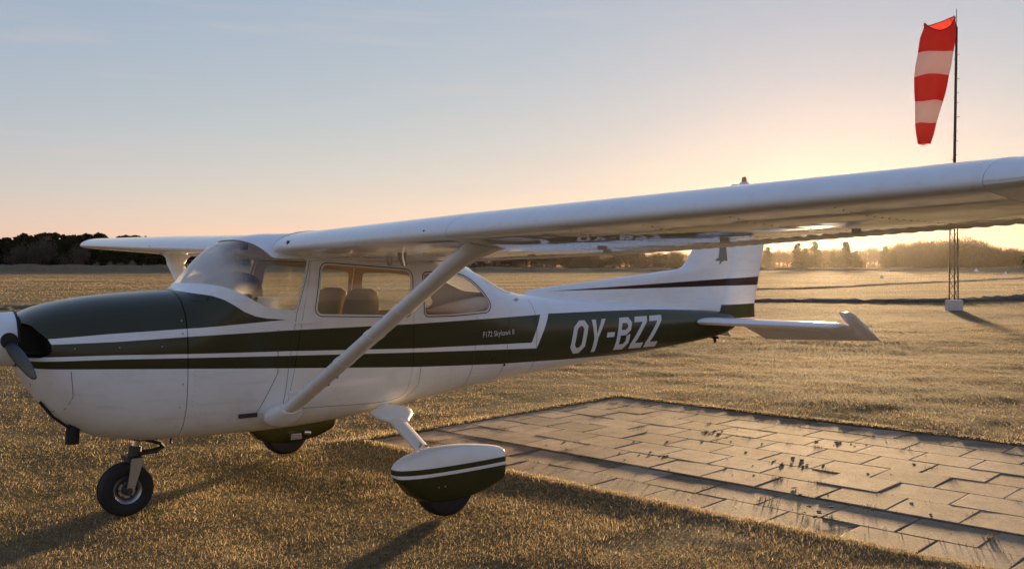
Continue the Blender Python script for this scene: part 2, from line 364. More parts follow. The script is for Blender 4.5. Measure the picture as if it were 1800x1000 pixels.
# ================================================================== paving
def mat_slab():
    m, n, l, p = new_mat('weathered_concrete'); tc = n.new('ShaderNodeTexCoord'); oi = n.new('ShaderNodeObjectInfo')
    geo = n.new('ShaderNodeNewGeometry')
    n1 = n.new('ShaderNodeTexNoise'); n1.inputs['Scale'].default_value = 2.2; n1.inputs['Detail'].default_value = 8; n1.inputs['Roughness'].default_value = .7; l.new(geo.outputs['Position'], n1.inputs['Vector'])
    n2 = n.new('ShaderNodeTexNoise'); n2.inputs['Scale'].default_value = 75; n2.inputs['Detail'].default_value = 5; n2.inputs['Roughness'].default_value = .75; l.new(geo.outputs['Position'], n2.inputs['Vector'])
    r1 = n.new('ShaderNodeValToRGB'); e = r1.color_ramp.elements
    e[0].position = .33; e[0].color = (.19, .140, .092, 1); e[1].position = .68; e[1].color = (.52, .380, .240, 1); l.new(n1.outputs[0], r1.inputs[0])
    mr = n.new('ShaderNodeMapRange'); mr.inputs[3].default_value = .62; mr.inputs[4].default_value = 1.22; l.new(oi.outputs['Random'], mr.inputs[0])
    mr2 = n.new('ShaderNodeMapRange'); mr2.inputs[1].default_value = .3; mr2.inputs[2].default_value = .7; mr2.inputs[3].default_value = .55; mr2.inputs[4].default_value = 1.25; l.new(n2.outputs[0], mr2.inputs[0])
    k = n.new('ShaderNodeMath'); k.operation = 'MULTIPLY'; l.new(mr.outputs[0], k.inputs[0]); l.new(mr2.outputs[0], k.inputs[1])
    mx = n.new('ShaderNodeMix'); mx.data_type = 'RGBA'; mx.blend_type = 'MULTIPLY'; mx.inputs[0].default_value = 1; l.new(r1.outputs[0], mx.inputs[6]); l.new(k.outputs[0], mx.inputs[7]); l.new(mx.outputs[2], p.inputs['Base Color'])
    p.inputs['Roughness'].default_value = .86; p.inputs['Specular IOR Level'].default_value = .18
    b = n.new('ShaderNodeBump'); b.inputs['Strength'].default_value = .8; b.inputs['Distance'].default_value = .010; l.new(n2.outputs[0], b.inputs['Height']); l.new(b.outputs[0], p.inputs['Normal'])
    return m
M['slab'] = mat_slab(); M['soil'] = simple('dark_soil', (.045, .034, .022), .95, bump=1.0, bscale=18, vary=.5)
bm = bmesh.new(); prof_ = [(-.03, -.14), (PAD_U+.03, -.14), (PAD_U+.03, -.0025), (.885, -.0025), (.875, -.0125), (-.03, -.0125)]
ends = [[bm.verts.new((*(PO + PU*u_ + PV*v_), z_)) for u_, z_ in prof_] for v_ in (-.03, PAD_V+.03)]
bm.faces.new(ends[0]); bm.faces.new(ends[1][::-1])
for i_ in range(6): bm.faces.new((ends[0][i_], ends[0][(i_+1) % 6], ends[1][(i_+1) % 6], ends[1][i_]))
M['joint'] = simple('joint_dirt', (.115, .088, .058), .95, bump=.6, bscale=60, vary=.45)
pad = bm_obj('pavement', bm, M['joint'], smooth=False); tag(pad, 'old concrete slab apron set in the grass behind the left wheel', kind='structure')
SLAB = []
for k in range(8):
    bm = bmesh.new(); add_box(bm, (0, 0, 0), (.433, .473, .06))
    bmesh.ops.bevel(bm, geom=[e for e in bm.edges], offset=.006, segments=1, affect='EDGES')
    for v in bm.verts: v.co += Vector((random.uniform(-.004, .004), random.uniform(-.004, .004), random.uniform(-.0015, .0015)))
    bmesh.ops.recalc_face_normals(bm, faces=bm.faces); me = bpy.data.meshes.new('slab'); bm.to_mesh(me); bm.free(); me.materials.append(M['slab']); SLAB.append(me)
SLAB_POS = []
for i in range(9):
    off = (0 if i % 2 else .24) + random.uniform(-.02, .02)
    step = .011 if i < 2 else 0.0
    for j in range(-1, 17):
        v0, v1 = max(0.0, off + j*.48), min(PAD_V, off + (j+1)*.48); u = i*.44 + .22
        if v1 - v0 < .06: continue
        v = (v0+v1)/2; q = PO + PU*u + PV*v
        o = bpy.data.objects.new('slab', random.choice(SLAB)); link(o, pad)
        q = q + rng.normal(0, .004, 2); o.location = (q[0], q[1], -.030 + .004 - step + random.choice((0, 0, 0, -.004, .003))*random.random())
        o.scale = (1, (v1-v0)/.48, 1)
        o.rotation_euler = (random.gauss(0, .0030), random.gauss(0, .0035), PA + random.gauss(0, .010) + (math.pi if random.random() < .5 else 0))
        SLAB_POS.append((u, v))

# ================================================================== grass
def tri_blades(name, px, py, h, w, col, seed, mat, lean=.9, kind='stuff', z=None):
    r_ = np.random.default_rng(seed); n = len(px)
    a = r_.random(n)*2*np.pi; la = r_.random(n)*2*np.pi; ln = r_.random(n)**.55*lean
    z0 = ground_z(px, py) - .004 if z is None else z
    P = np.zeros((n, 3, 3), np.float32)
    P[:, 0, 0] = px - np.cos(a)*w/2; P[:, 0, 1] = py - np.sin(a)*w/2; P[:, 0, 2] = z0
    P[:, 1, 0] = px + np.cos(a)*w/2; P[:, 1, 1] = py + np.sin(a)*w/2; P[:, 1, 2] = z0
    P[:, 2, 0] = px + np.cos(la)*np.sin(ln)*h; P[:, 2, 1] = py + np.sin(la)*np.sin(ln)*h; P[:, 2, 2] = z0 + h*np.cos(ln)
    me = bpy.data.meshes.new(name); me.vertices.add(3*n); me.vertices.foreach_set('co', P.ravel())
    me.loops.add(3*n); me.loops.foreach_set('vertex_index', np.arange(3*n, dtype=np.int32))
    me.polygons.add(n); me.polygons.foreach_set('loop_start', np.arange(0, 3*n, 3, dtype=np.int32))
    try: me.polygons.foreach_set('loop_total', np.full(n, 3, np.int32))
    except Exception: pass
    me.update(calc_edges=True)
    at = me.attributes.new('tint', 'FLOAT_COLOR', 'POINT')
    c4 = np.ones((n, 3, 4), np.float32); c4[:, :, :3] = col[:, None, :]; at.data.foreach_set('color', c4.ravel())
    me.materials.append(mat); return link(bpy.data.objects.new(name, me))
M['blade'] = mat_leaf('grass_blade', True, trans=.58)
def grass_points(r0, r1, rho, seed, half=33):
    r_ = np.random.default_rng(seed); n = int(rho*81*math.log(r1/r0)*2*math.radians(half))
    r = r0*(r1/r0)**r_.random(n); a = base + np.radians((r_.random(n)*2-1)*half)
    return CAM[0] + r*np.cos(a), CAM[1] + r*np.sin(a), r
xs, ys, rs = [], [], []
for (r0, r1, rho, sd) in ((4.3, 9, 6800, 1), (9, 30, 4800, 2), (30, 340, 1900, 3)):
    a_, b_, c_ = grass_points(r0, r1, rho, sd); xs.append(a_); ys.append(b_); rs.append(c_)
px, py, pr = map(np.concatenate, (xs, ys, rs))
eu, ev = pad_uv(px, py); edge = np.minimum(np.minimum(eu, PAD_U-eu), np.minimum(ev, PAD_V-ev)); keep = edge < .012 + .07*np.clip(vnoise(px, py, .35, 31) + vnoise(px, py, .12, 32) + .15, 0, 1); keep &= ~((np.abs(px-31.42) < .3) & (np.abs(py-10.59) < .3)); px, py, pr = px[keep], py[keep], pr[keep]
lat = (px-CAM[0])*RGT[0] + (py-CAM[1])*RGT[1]; dep = (px-CAM[0])*DIR[0] + (py-CAM[1])*DIR[1]
patch = vnoise(px, py, .55, 21) + .8*vnoise(px, py, 2.1, 22) + .5*vnoise(px, py, .2, 23)
band = vnoise(lat*.12, dep, 2.6, 24) + vnoise(lat*.05, dep, 11, 25)
n = len(px); r_ = np.random.default_rng(5)
bare = vnoise(px, py, .5, 43) + .7*vnoise(px, py, 1.3, 44) > .50
keep = (r_.random(n) < np.clip(.88 + .35*patch, .55, 1)) & (~bare | (r_.random(n) < .25) | (pr > 25)); px, py, pr, patch, band = px[keep], py[keep], pr[keep], patch[keep], band[keep]; n = len(px)
mix = np.clip(.58 + .42*patch + .5*band + .13*r_.standard_normal(n), 0, 1)[:, None]
straw = np.array([.49, .370, .215]); olive = np.array([.29, .230, .115]); pale = np.array([.58, .48, .30])
col = olive*(1-mix) + straw*mix; weed = (vnoise(px, py, .42, 41) + .6*vnoise(px, py, 1.7, 42) > .56)[:, None]; col = np.where(weed, np.array([.20, .185, .07]), col); pk = (r_.random(n) < .045)[:, None]; col = np.where(pk, pale, col)*(.82 + .36*r_.random(n))[:, None]
col = np.clip(col*np.interp(pr, [5, 9, 16], [1.30, 1.35, 1.0])[:, None], 0, .78)   # turf tint lifted near the camera, paler straw painted in to brighten the foreground
h = (.013 + .021*r_.random(n)**2)*(1 + .3*patch)*np.clip((pr/30), 1, 2.0); h = np.where(pk[:, 0], h*1.35, h); w = .0036*np.maximum(1, pr/6.5)*(.7 + .6*r_.random(n))
# the same turf goes on beside and behind the camera, in coarser tufts
rb = np.random.default_rng(77); nb = 130000; qr = 1.2*(70/1.2)**rb.random(nb); qa = base + np.radians(33 + (360-66)*rb.random(nb)); n2_ = 9000; qr = np.concatenate([qr, 1.2*(4.3/1.2)**rb.random(n2_)]); qa = np.concatenate([qa, base + np.radians((rb.random(n2_)*2-1)*33)]); nb += n2_
bx_, by_ = CAM[0] + qr*np.cos(qa), CAM[1] + qr*np.sin(qa); kb = ~pad_inside(bx_, by_, -.015); bx_, by_, qr = bx_[kb], by_[kb], qr[kb]; nb = len(bx_)
mb = rb.random((nb, 1)); px, py, pr = np.concatenate([px, bx_]), np.concatenate([py, by_]), np.concatenate([pr, qr])
h = np.concatenate([h, .03 + .03*rb.random(nb)]); w = np.concatenate([w, .012*np.maximum(1, qr/4)]); col = np.concatenate([col, (olive*(1-mb) + straw*mb)])
gr = tri_blades('grass', px, py, h, w, col.astype(np.float32), 6, M['blade'], 1.45)
tag(gr, 'short dry grass blades covering the airfield', 'grass', kind='stuff')
# weeds and moss in the joints of the slabs
wx, wy, wh = [], [], []
for (u, v) in SLAB_POS:
    for t in range(int(rng.random() < .45)):
        if rng.random() < .5: cu, cv = u + random.choice((-.22, .22)), v + random.uniform(-.24, .24)
        else: cu, cv = u + random.uniform(-.22, .22), v + random.choice((-.24, .24))
        k = int(rng.integers(15, 70)); s = random.uniform(.015, .05)
        a_ = rng.normal(0, s, k); b_ = rng.normal(0, s, k)
        wx += list(PO[0] + PU[0]*(cu+a_) + PV[0]*(cv+b_)); wy += list(PO[1] + PU[1]*(cu+a_) + PV[1]*(cv+b_)); wh += list(rng.random(k)*.014 + .008)
for i in range(10):
    for k in range(int(rng.integers(160, 260))):
        cu, cv = i*.44 + rng.normal(0, .007), rng.random()*PAD_V; wx.append(PO[0]+PU[0]*cu+PV[0]*cv); wy.append(PO[1]+PU[1]*cu+PV[1]*cv); wh.append(rng.random()*.009 + .008)
wx, wy, wh = map(np.array, (wx, wy, wh)); kk = pad_inside(wx, wy, 0); wx, wy, wh = wx[kk], wy[kk], wh[kk]; n = len(wx)
wc = (np.array([.055, .055, .022]) + rng.random((n, 1))*np.array([.12, .08, .04])).astype(np.float32)
wd = tri_blades('joint_weeds', wx, wy, wh + .012, np.full(n, .006), wc, 9, M['blade'], 1.0, z=np.full(n, -.008)); tag(wd, 'moss and small weeds growing in the slab joints', 'weeds', kind='stuff')

# clods and grit lying on the slabs
bm = bmesh.new()
for k in range(170):
    if k % 3: cu, cv = random.uniform(.1, PAD_U-.1), random.uniform(.2, PAD_V-.6)
    else: cu, cv = random.choice(((2.6, 2.2), (1.9, 3.4), (1.1, 3.9), (2.95, 3.3), (1.35, 2.3), (.5, 4.3))); cu += random.gauss(0, .10); cv += random.gauss(0, .10)
    q = PO + PU*cu + PV*cv; r0 = random.uniform(.003, .008)*(1.5 if k % 3 == 0 else 1)
    vs = bmesh.ops.create_icosphere(bm, subdivisions=1, radius=r0, matrix=Matrix.Translation((q[0], q[1], .004 + r0*.25)) @ Matrix.Diagonal((random.uniform(.9, 2.4), random.uniform(.9, 2.4), .45, 1)))['verts']
    for v in vs: v.co += Vector((random.uniform(-1, 1), random.uniform(-1, 1), random.uniform(-1, 1)))*r0*.25
o = bm_obj('paving_grit', bm, M['joint'], smooth=False); tag(o, 'small clods of soil and grit scattered on the slabs', 'grit', kind='stuff')

# ================================================================== aeroplane
# left side of the aircraft (towards the camera) is y < 0
PLANE = empty('airplane', (0, 0, 0))
tag(PLANE, 'white and olive high-wing light aircraft parked on the dry grass', 'airplane')
ST = np.array([  # x, z bottom, z top, z widest, half width, exponent low, exponent up
    (-.845, 1.000, 1.345, 1.190, .300, 2.3, 2.3), (-.80, .930, 1.370, 1.170, .378, 2.4, 2.4), (-.74, .830, 1.395, 1.140, .418, 2.4, 2.4),
    (-.60, .672, 1.430, 1.100, .445, 2.5, 2.4), (-.36, .545, 1.463, 1.080, .468, 2.6, 2.5), (-.11, .503, 1.482, 1.080, .485, 2.8, 2.6),
    (.06, .496, 1.492, 1.080, .492, 3.0, 2.7), (.13, .495, 1.497, 1.100, .497, 3.1, 2.7), (.265, .492, 1.645, 1.150, .504, 3.2, 2.7),
    (.37, .490, 1.752, 1.180, .509, 3.3, 2.9), (.464, .490, 1.820, 1.200, .512, 3.3, 3.1), (.60, .490, 1.862, 1.200, .517, 3.4, 3.5), (.80, .492, 1.880, 1.200, .520, 3.4, 3.9),
    (1.20, .512, 1.893, 1.200, .522, 3.4, 4.2), (1.60, .552, 1.868, 1.180, .517, 3.3, 4.2), (2.00, .598, 1.800, 1.140, .492, 3.1, 3.7), (2.25, .628, 1.725, 1.110, .470, 3.0, 3.3),
    (2.55, .662, 1.602, 1.070, .438, 2.9, 2.9), (2.85, .690, 1.462, 1.050, .403, 2.8, 2.7), (3.00, .702, 1.415, 1.045, .386, 2.8, 2.7), (3.20, .715, 1.395, 1.040, .364, 2.8, 2.7),
    (4.00, .775, 1.330, 1.040, .282, 2.7, 2.7), (4.80, .832, 1.262, 1.045, .196, 2.6, 2.6), (5.40, .880, 1.205, 1.050, .132, 2.5, 2.5), (5.85, .935, 1.165, 1.060, .085, 2.4, 2.4), (6.02, .985, 1.140, 1.070, .045, 2.2, 2.2)])
NR = 80
def section(x, off=0.0):
    zb, zt, zm, hw, nl, nu = [float(pchip(ST[:, 0], ST[:, k], x)) for k in range(1, 7)]
    zb += off; zt -= off; hw = max(hw - off, .012)
    t = np.linspace(-math.pi/2, math.pi/2, 241); c = np.abs(np.cos(t)); s = np.sin(t)
    e = np.where(s < 0, nl, nu)
    y = hw*c**(2/e); z = np.where(s < 0, zm - (zm-zb)*np.abs(s)**(2/e), zm + (zt-zm)*np.abs(s)**(2/e))
    L = np.concatenate([[0], np.cumsum(np.hypot(np.diff(y), np.diff(z)))]); q = np.linspace(0, L[-1], NR//2 + 1)
    yy = np.interp(q, L, y); zz = np.interp(q, L, z); yy[0] = 0; yy[-1] = 0
    return np.concatenate([np.stack([yy, zz], 1), np.stack([-yy[1:-1], zz[1:-1]], 1)[::-1]])
def loft_mesh(xs, off=0.0):
    V = []
    for x in xs: V += [(x, a, b) for a, b in section(x, off)]
    return V, rings_faces(len(xs), NR)
xs_fus = np.concatenate([np.arange(.062, .70, .022), np.arange(.70, 2.3, .045), np.arange(2.3, 3.1, .03), np.arange(3.1, 6.02, .06), [6.02]])
xs_cowl = np.concatenate([[-.845, -.832, -.818, -.80], np.arange(-.78, .05, .025), [.056]])
# decal projection
allx = np.concatenate([xs_cowl, xs_fus]); bv, bf = loft_mesh(allx)
BVH = BVHTree.FromPolygons([Vector(v) for v in bv], bf)
def on_side(x, z, s=-1, lift=.0015):
    h = BVH.ray_cast(Vector((x, 3*s, z)), Vector((0, -s, 0)))
    if h[0] is None: return Vector((x, s*.1, z))
    return h[0] + h[1].normalized()*lift if h[1].y*s > 0 else h[0] - h[1].normalized()*lift
def ribbon(name, pts, w, mat, parent, s=-1, lift=.0015, step=.03):
    """thin strip along a side-view polyline lying on the fuselage skin"""
    P = []
    for a, b in zip(pts[:-1], pts[1:]):
        k = max(1, int(math.hypot(b[0]-a[0], b[1]-a[1])/step)); P += [(a[0]+(b[0]-a[0])*i/k, a[1]+(b[1]-a[1])*i/k) for i in range(k)]
    P.append(pts[-1]); V = []; F = []
    for i, p in enumerate(P):
        a, b = P[max(i-1, 0)], P[min(i+1, len(P)-1)]; d = Vector((b[0]-a[0], b[1]-a[1])).normalized(); nx, nz = -d.y*w/2, d.x*w/2
        V += [on_side(p[0]+nx, p[1]+nz, s, lift), on_side(p[0]-nx, p[1]-nz, s, lift)]
        if i: F.append((2*i-2, 2*i-1, 2*i+1, 2*i))
    return mesh_obj(name, V, F, mat, parent)
def prism(pts, y0, y1, name='cutter'):
    """side-view polygon extruded across y"""
    n = len(pts); V = [(p[0], y0, p[1]) for p in pts] + [(p[0], y1, p[1]) for p in pts]
    F = [tuple(range(n)), tuple(range(n, 2*n))[::-1]] + [(i, n+i, n+(i+1) % n, (i+1) % n)[::1] for i in range(n)]
    bm = bmesh.new(); vs = [bm.verts.new(v) for v in V]
    for f in F: bm.faces.new([vs[i] for i in f])
    bmesh.ops.recalc_face_normals(bm, faces=bm.faces); me = bpy.data.meshes.new(name); bm.to_mesh(me); bm.free()
    return link(bpy.data.objects.new(name, me))
def rounded(pts, r, n=6):
    """round the corners of a polygon; r number or list"""
    out = []; N_ = len(pts); r = r if isinstance(r, (list, tuple)) else [r]*N_
    for i in range(N_):
        p = Vector(pts[i]); a = Vector(pts[i-1]) - p; b = Vector(pts[(i+1) % N_]) - p
        q = min(r[i], a.length*.45, b.length*.45); A_ = p + a.normalized()*q; B_ = p + b.normalized()*q
        for k in range(n+1):
            t = k/n; out.append(tuple((1-t)**2*A_ + 2*t*(1-t)*p + t*t*B_))
    return out
def grow(pts, d):
    """offset polygon outward by d"""
    n = len(pts); area = sum(pts[i][0]*pts[(i+1) % n][1] - pts[(i+1) % n][0]*pts[i][1] for i in range(n)); sg = 1 if area > 0 else -1; out = []
    for i in range(n):
        a = Vector(pts[i-1]); p = Vector(pts[i]); b = Vector(pts[(i+1) % n]); d1 = (p-a).normalized(); d2 = (b-p).normalized()
        nn = (Vector((d1.y, -d1.x)) + Vector((d2.y, -d2.x))); nn = nn.normalized() if nn.length > 1e-6 else Vector((0, 0)); out.append(tuple(p + nn*d*sg))
    return out
SHIELD = [(.150, 1.535), (.22, 1.532), (.29, 1.518), (.36, 1.494), (.43, 1.458), (.50, 1.413), (.56, 1.383), (.62, 1.366), (.70, 1.356), (.782, 1.350), (.800, 1.378), (.885, 1.682), (.878, 1.698), (.655, 1.704), (.640, 1.712), (.605, 1.752), (.555, 1.800), (.488, 1.842), (.40, 1.92), (.10, 1.70)]
REARW = rounded([(2.43, 1.80), (2.41, 1.600), (2.50, 1.530), (2.72, 1.430), (2.87, 1.415), (2.905, 1.60)], .03, 4)
DOOR = rounded([(.905, 1.690), (.822, 1.250), (.778, .980), (.748, .790), (.735, .668), (1.52, .640), (1.705, .668), (1.730, .900), (1.728, 1.258), (1.755, 1.640), (1.700, 1.680)], [.03, .2, .2, .1, .015, .2, .10, .2, .2, .04, .04])
DWIN = rounded([(.990, 1.660), (.936, 1.318), (1.692, 1.284), (1.714, 1.608)], [.05, .05, .05, .06])
SWIN = rounded([(1.830, 1.590), (1.836, 1.280), (2.12, 1.276), (2.46, 1.290), (2.495, 1.335), (2.444, 1.420), (2.352, 1.512), (2.236, 1.572), (2.009, 1.594)], [.03, .03, .1, .03, .03, .1, .1, .1, .1])
# hollow shell
V1, F1 = loft_mesh(xs_fus); xin = np.concatenate([[.085], xs_fus[(xs_fus > .09) & (xs_fus < 5.2)]]); V2, F2 = loft_mesh(xin, .016)
bm = bmesh.new(); vs = [bm.verts.new(v) for v in V1]
for f in F1: bm.faces.new([vs[i] for i in f])
bmesh.ops.recalc_face_normals(bm, faces=bm.faces)
n0 = len(bm.faces); vs = [bm.verts.new(v) for v in V2]; inner = []
for f in F2: q = bm.faces.new([vs[i] for i in f]); q.material_index = 1; inner.append(q)
bmesh.ops.recalc_face_normals(bm, faces=inner); bmesh.ops.reverse_faces(bm, faces=inner)
fus = bm_obj('fuselage', bm, [M['fus'], M['trim']], PLANE, smooth=False, normals=False)
shell = bpy.data.objects.new('shell', fus.data.copy()); COL.objects.link(shell)
def thin_shell(o1, o2):
    bm = bmesh.new(); x2 = np.concatenate([[.075], xs_fus[(xs_fus > .09) & (xs_fus < 3.2)]])
    for k, o in enumerate((o1, o2)):
        V_, F_ = loft_mesh(x2 if k == 0 else np.concatenate([[.080], x2[1:-1], [x2[-1]-.004]]), o); vs = [bm.verts.new(v) for v in V_]; fs = [bm.faces.new([vs[i] for i in f]) for f in F_]
        bmesh.ops.recalc_face_normals(bm, faces=fs)
        if k: bmesh.ops.reverse_faces(bm, faces=fs)
    me = bpy.data.meshes.new('pane'); bm.to_mesh(me); bm.free(); return me
PANE = thin_shell(.007, .010)
def pane(name, poly, y0, y1, mat, parent):
    o = link(bpy.data.objects.new(name, PANE.copy()), parent); c = prism(grow(poly, .012), y0, y1); boolean(o, c, 'INTERSECT'); drop(c)
    o.data.materials.clear(); o.data.materials.append(mat); o.data.shade_smooth(); o.data.set_sharp_from_angle(angle=math.radians(35)); return o
def cut(o, poly, y0, y1, op='DIFFERENCE'):
    c = prism(poly, y0, y1); boolean(o, c, op); drop(c)
cut(fus, SHIELD, -1, 1); cut(fus, REARW, -1, 1)
doors = []
for s in (-1, 1):
    ya, yb = (-1, -.2) if s < 0 else (.2, 1)
    cut(fus, DOOR, ya, yb); cut(fus, SWIN, ya, yb)
    d = bpy.data.objects.new('door', shell.data.copy()); link(d, PLANE); cut(d, grow(DOOR, -.004), ya, yb, 'INTERSECT'); cut(d, DWIN, ya, yb)
    d.data.shade_smooth(); d.data.set_sharp_from_angle(angle=math.radians(35)); doors.append(d)
    pane('window_pane', DWIN, ya, yb, M['glass'], d); pane('side_window', SWIN, ya, yb, M['glass'], PLANE)
drop(shell)
fus.data.shade_smooth(); fus.data.set_sharp_from_angle(angle=math.radians(35))
pane('windshield', SHIELD, -1, 1, M['shield'], PLANE); pane('rear_window', REARW, -1, 1, M['rearglass'], PLANE)
# window rubbers and panel seams
for s in (-1, 1):
    d = doors[0 if s < 0 else 1]
    ribbon('window_seal', grow(DWIN, .016) + [grow(DWIN, .016)[0]], .006, M['seam'], d, s)
    ribbon('window_seal', grow(SWIN, .012) + [grow(SWIN, .012)[0]], .008, M['black'], fus, s)
    for pts in ([(2.342, 1.25), (2.295, .68)], [(2.70, 1.22), (2.63, .69)], [(.655, 1.22), (.655, .93), (.53, .66)], [(3.02, 1.36), (3.00, .72)]):
        ribbon('panel_seam', pts, .0035, M['seam'], fus, s)
    ribbon('panel_seam', [(.90, 1.69), (.79, 1.33), (.73, .95), (.70, .60)], .003, M['seam'], fus, s)
    ribbon('panel_seam', [(1.73, .66), (1.80, .75), (1.80, .90)], .003, M['seam'], fus, s)
    # door handle, hinges, step bracket
    bm = bmesh.new(); p = on_side(.86, 1.262, s, .008); add_box(bm, p, (.17, .014, .022)); bmesh.ops.bevel(bm, geom=bm.edges[:], offset=.005, segments=2, affect='EDGES'); bm_obj('door_handle', bm, M['white'], d)
    bm = bmesh.new(); p = on_side(.79, .792, s, .006); add_box(bm, p, (.10, .012, .020)); bmesh.ops.bevel(bm, geom=bm.edges[:], offset=.004, segments=2, affect='EDGES'); bm_obj('door_hinge', bm, M['white'], d)
    bm = bmesh.new(); p = on_side(.475, .655, s, .008); add_box(bm, p, (.125, .02, .028)); bm_obj('step_bracket', bm, M['steel'], fus)
# rivet rows as tiny domes
def rivets(pts, s, pitch=.032, r=.0032, mat='white'):
    bm = bmesh.new()
    for a, b in zip(pts[:-1], pts[1:]):
        k = int(math.hypot(b[0]-a[0], b[1]-a[1])/pitch)
        for i in range(k):
            p = on_side(a[0]+(b[0]-a[0])*i/k, a[1]+(b[1]-a[1])*i/k, s, .0008)
            bmesh.ops.create_cone(bm, cap_ends=True, segments=6, radius1=r, radius2=r*.6, depth=.0015, matrix=Matrix.Translation(p) @ Matrix.Rotation(math.pi/2*(1 if s < 0 else -1), 4, 'X'))
    o = bm_obj('rivet_row', bm, M[mat], fus, smooth=False); o['kind'] = 'stuff'
for row in ([(.845, 1.60), (.770, 1.30)], [(.86, 1.60), (.79, 1.32)], [(2.33, .84), (2.31, .70)], [(2.66, .84), (2.65, .72)], [(1.85, .80), (3.4, .80)], [(.11, .98), (.09, .62)], [(.12, .70), (.70, .64)], [(3.04, .82), (3.02, .74)], [(3.15, 1.32), (5.2, 1.22)], [(1.78, .88), (1.76, .66)], [(2.52, 1.30), (2.9, 1.28)], [(1.80, 1.26), (2.55, 1.255)]):
    rivets(row, -1, mat='seam' if row[0][0] < .9 and row[0][1] > 1.5 else 'rivet')
for (x_, z_) in ((2.66, .845), (2.52, .900)):
    bm = bmesh.new(); bmesh.ops.create_uvsphere(bm, u_segments=10, v_segments=6, radius=.010, matrix=Matrix.Translation(on_side(x_, z_, -1, .002))); bm_obj('static_port', bm, M['black'], fus)
# ---- registration letters
def stroke(bm, pts, w, closed=False):
    n = len(pts); L_ = []; R_ = []
    for i in range(n):
        p = Vector(pts[i]); a = Vector(pts[i-1]) if (i or closed) else None; b = Vector(pts[(i+1) % n]) if (i < n-1 or closed) else None
        d1 = (p-a).normalized() if a is not None else (b-p).normalized(); d2 = (b-p).normalized() if b is not None else d1
        nn = (Vector((-d1.y, d1.x)) + Vector((-d2.y, d2.x))).normalized(); k = (w/2)/max(.35, nn.dot(Vector((-d1.y, d1.x))))
        L_.append(bm.verts.new((*(p + nn*k), 0))); R_.append(bm.verts.new((*(p - nn*k), 0)))
    for i in range(n if closed else n-1): j = (i+1) % n; bm.faces.new((L_[i], L_[j], R_[j], R_[i]))
def poly(bm, pts): bm.faces.new([bm.verts.new((x, y, 0)) for x, y in pts])
def glyph(ch):
    bm = bmesh.new(); W_, H_, t = .62, 1.0, .17; a = t/2; c = .14
    if ch == 'O': stroke(bm, [(a+c, a), (W_-a-c, a), (W_-a, a+c), (W_-a, H_-a-c), (W_-a-c, H_-a), (a+c, H_-a), (a, H_-a-c), (a, a+c)], t, True)
    if ch == 'Y':
        m = W_/2; poly(bm, [(m-a, 0), (m+a, 0), (m+a, .42), (m-a, .42)]); poly(bm, [(m-a, .42), (m, .42), (m, .56), (t+.01, H_), (0, H_)]); poly(bm, [(m, .42), (m+a, .42), (W_, H_), (W_-t-.01, H_), (m, .56)])
    if ch == '-': poly(bm, [(.05, .42), (.40, .42), (.40, .57), (.05, .57)])
    if ch == 'B':
        poly(bm, [(0, 0), (t, 0), (t, H_), (0, H_)])
        stroke(bm, [(t, H_-a), (W_-a-c, H_-a), (W_-a, H_-a-c*.8), (W_-a, .53+c*.8), (W_-a-c, .53), (t, .53)], t)
        stroke(bm, [(t, a), (W_-a-c, a), (W_-a, a+c), (W_-a, .53-c*.9), (W_-a-.02, .445)], t)
    if ch == 'Z':
        poly(bm, [(0, 0), (W_, 0), (W_, t), (t*1.25, t), (0, t)]); poly(bm, [(0, H_-t), (W_-t*1.25, H_-t), (W_, H_-t), (W_, H_), (0, H_)])
        poly(bm, [(0, t), (t*1.25, t), (W_, H_-t), (W_-t*1.25, H_-t)])
    bmesh.ops.triangulate(bm, faces=bm.faces)
    for _ in range(6):
        lg = [e for e in bm.edges if e.calc_length() > .07]
        if not lg: break
        bmesh.ops.subdivide_edges(bm, edges=lg, cuts=1); bmesh.ops.triangulate(bm, faces=bm.faces)
    return bm
cx = 0.0
for ch in 'OY-BZZ':
    bm = glyph(ch); hgt = .285
    for v in bm.verts:
        u = (cx + v.co.x)*.303; x = 3.412 + u + v.co.y*.072; z = .884 + u*-.006 + v.co.y*(hgt + .012*u)
        v.co = on_side(x, z, -1, .0022)
    bm_obj('registration_letter', bm, M['letter'], fus, normals=False)
    cx += {'-': .53, 'Y': .72}.get(ch, .74)
# ---- small model lettering
tcv = bpy.data.curves.new('lettering', 'FONT'); tcv.body = 'F172 Skyhawk II'; tcv.size = .062; tcv.resolution_u = 2
tob = bpy.data.objects.new('lettering', tcv); COL.objects.link(tob); dg = bpy.context.evaluated_depsgraph_get(); dg.update(); me = bpy.data.meshes.new_from_object(tob.evaluated_get(dg)); bpy.data.objects.remove(tob)
wmax = max(v.co.x for v in me.vertices)
for v in me.vertices: v.co = on_side(2.40 + v.co.x/wmax*.345, 1.083 + v.co.x/wmax*.008 + v.co.y, -1, .002)
me.name = 'model_lettering'; finish('model_lettering', me, M['letter'], fus, smooth=False)

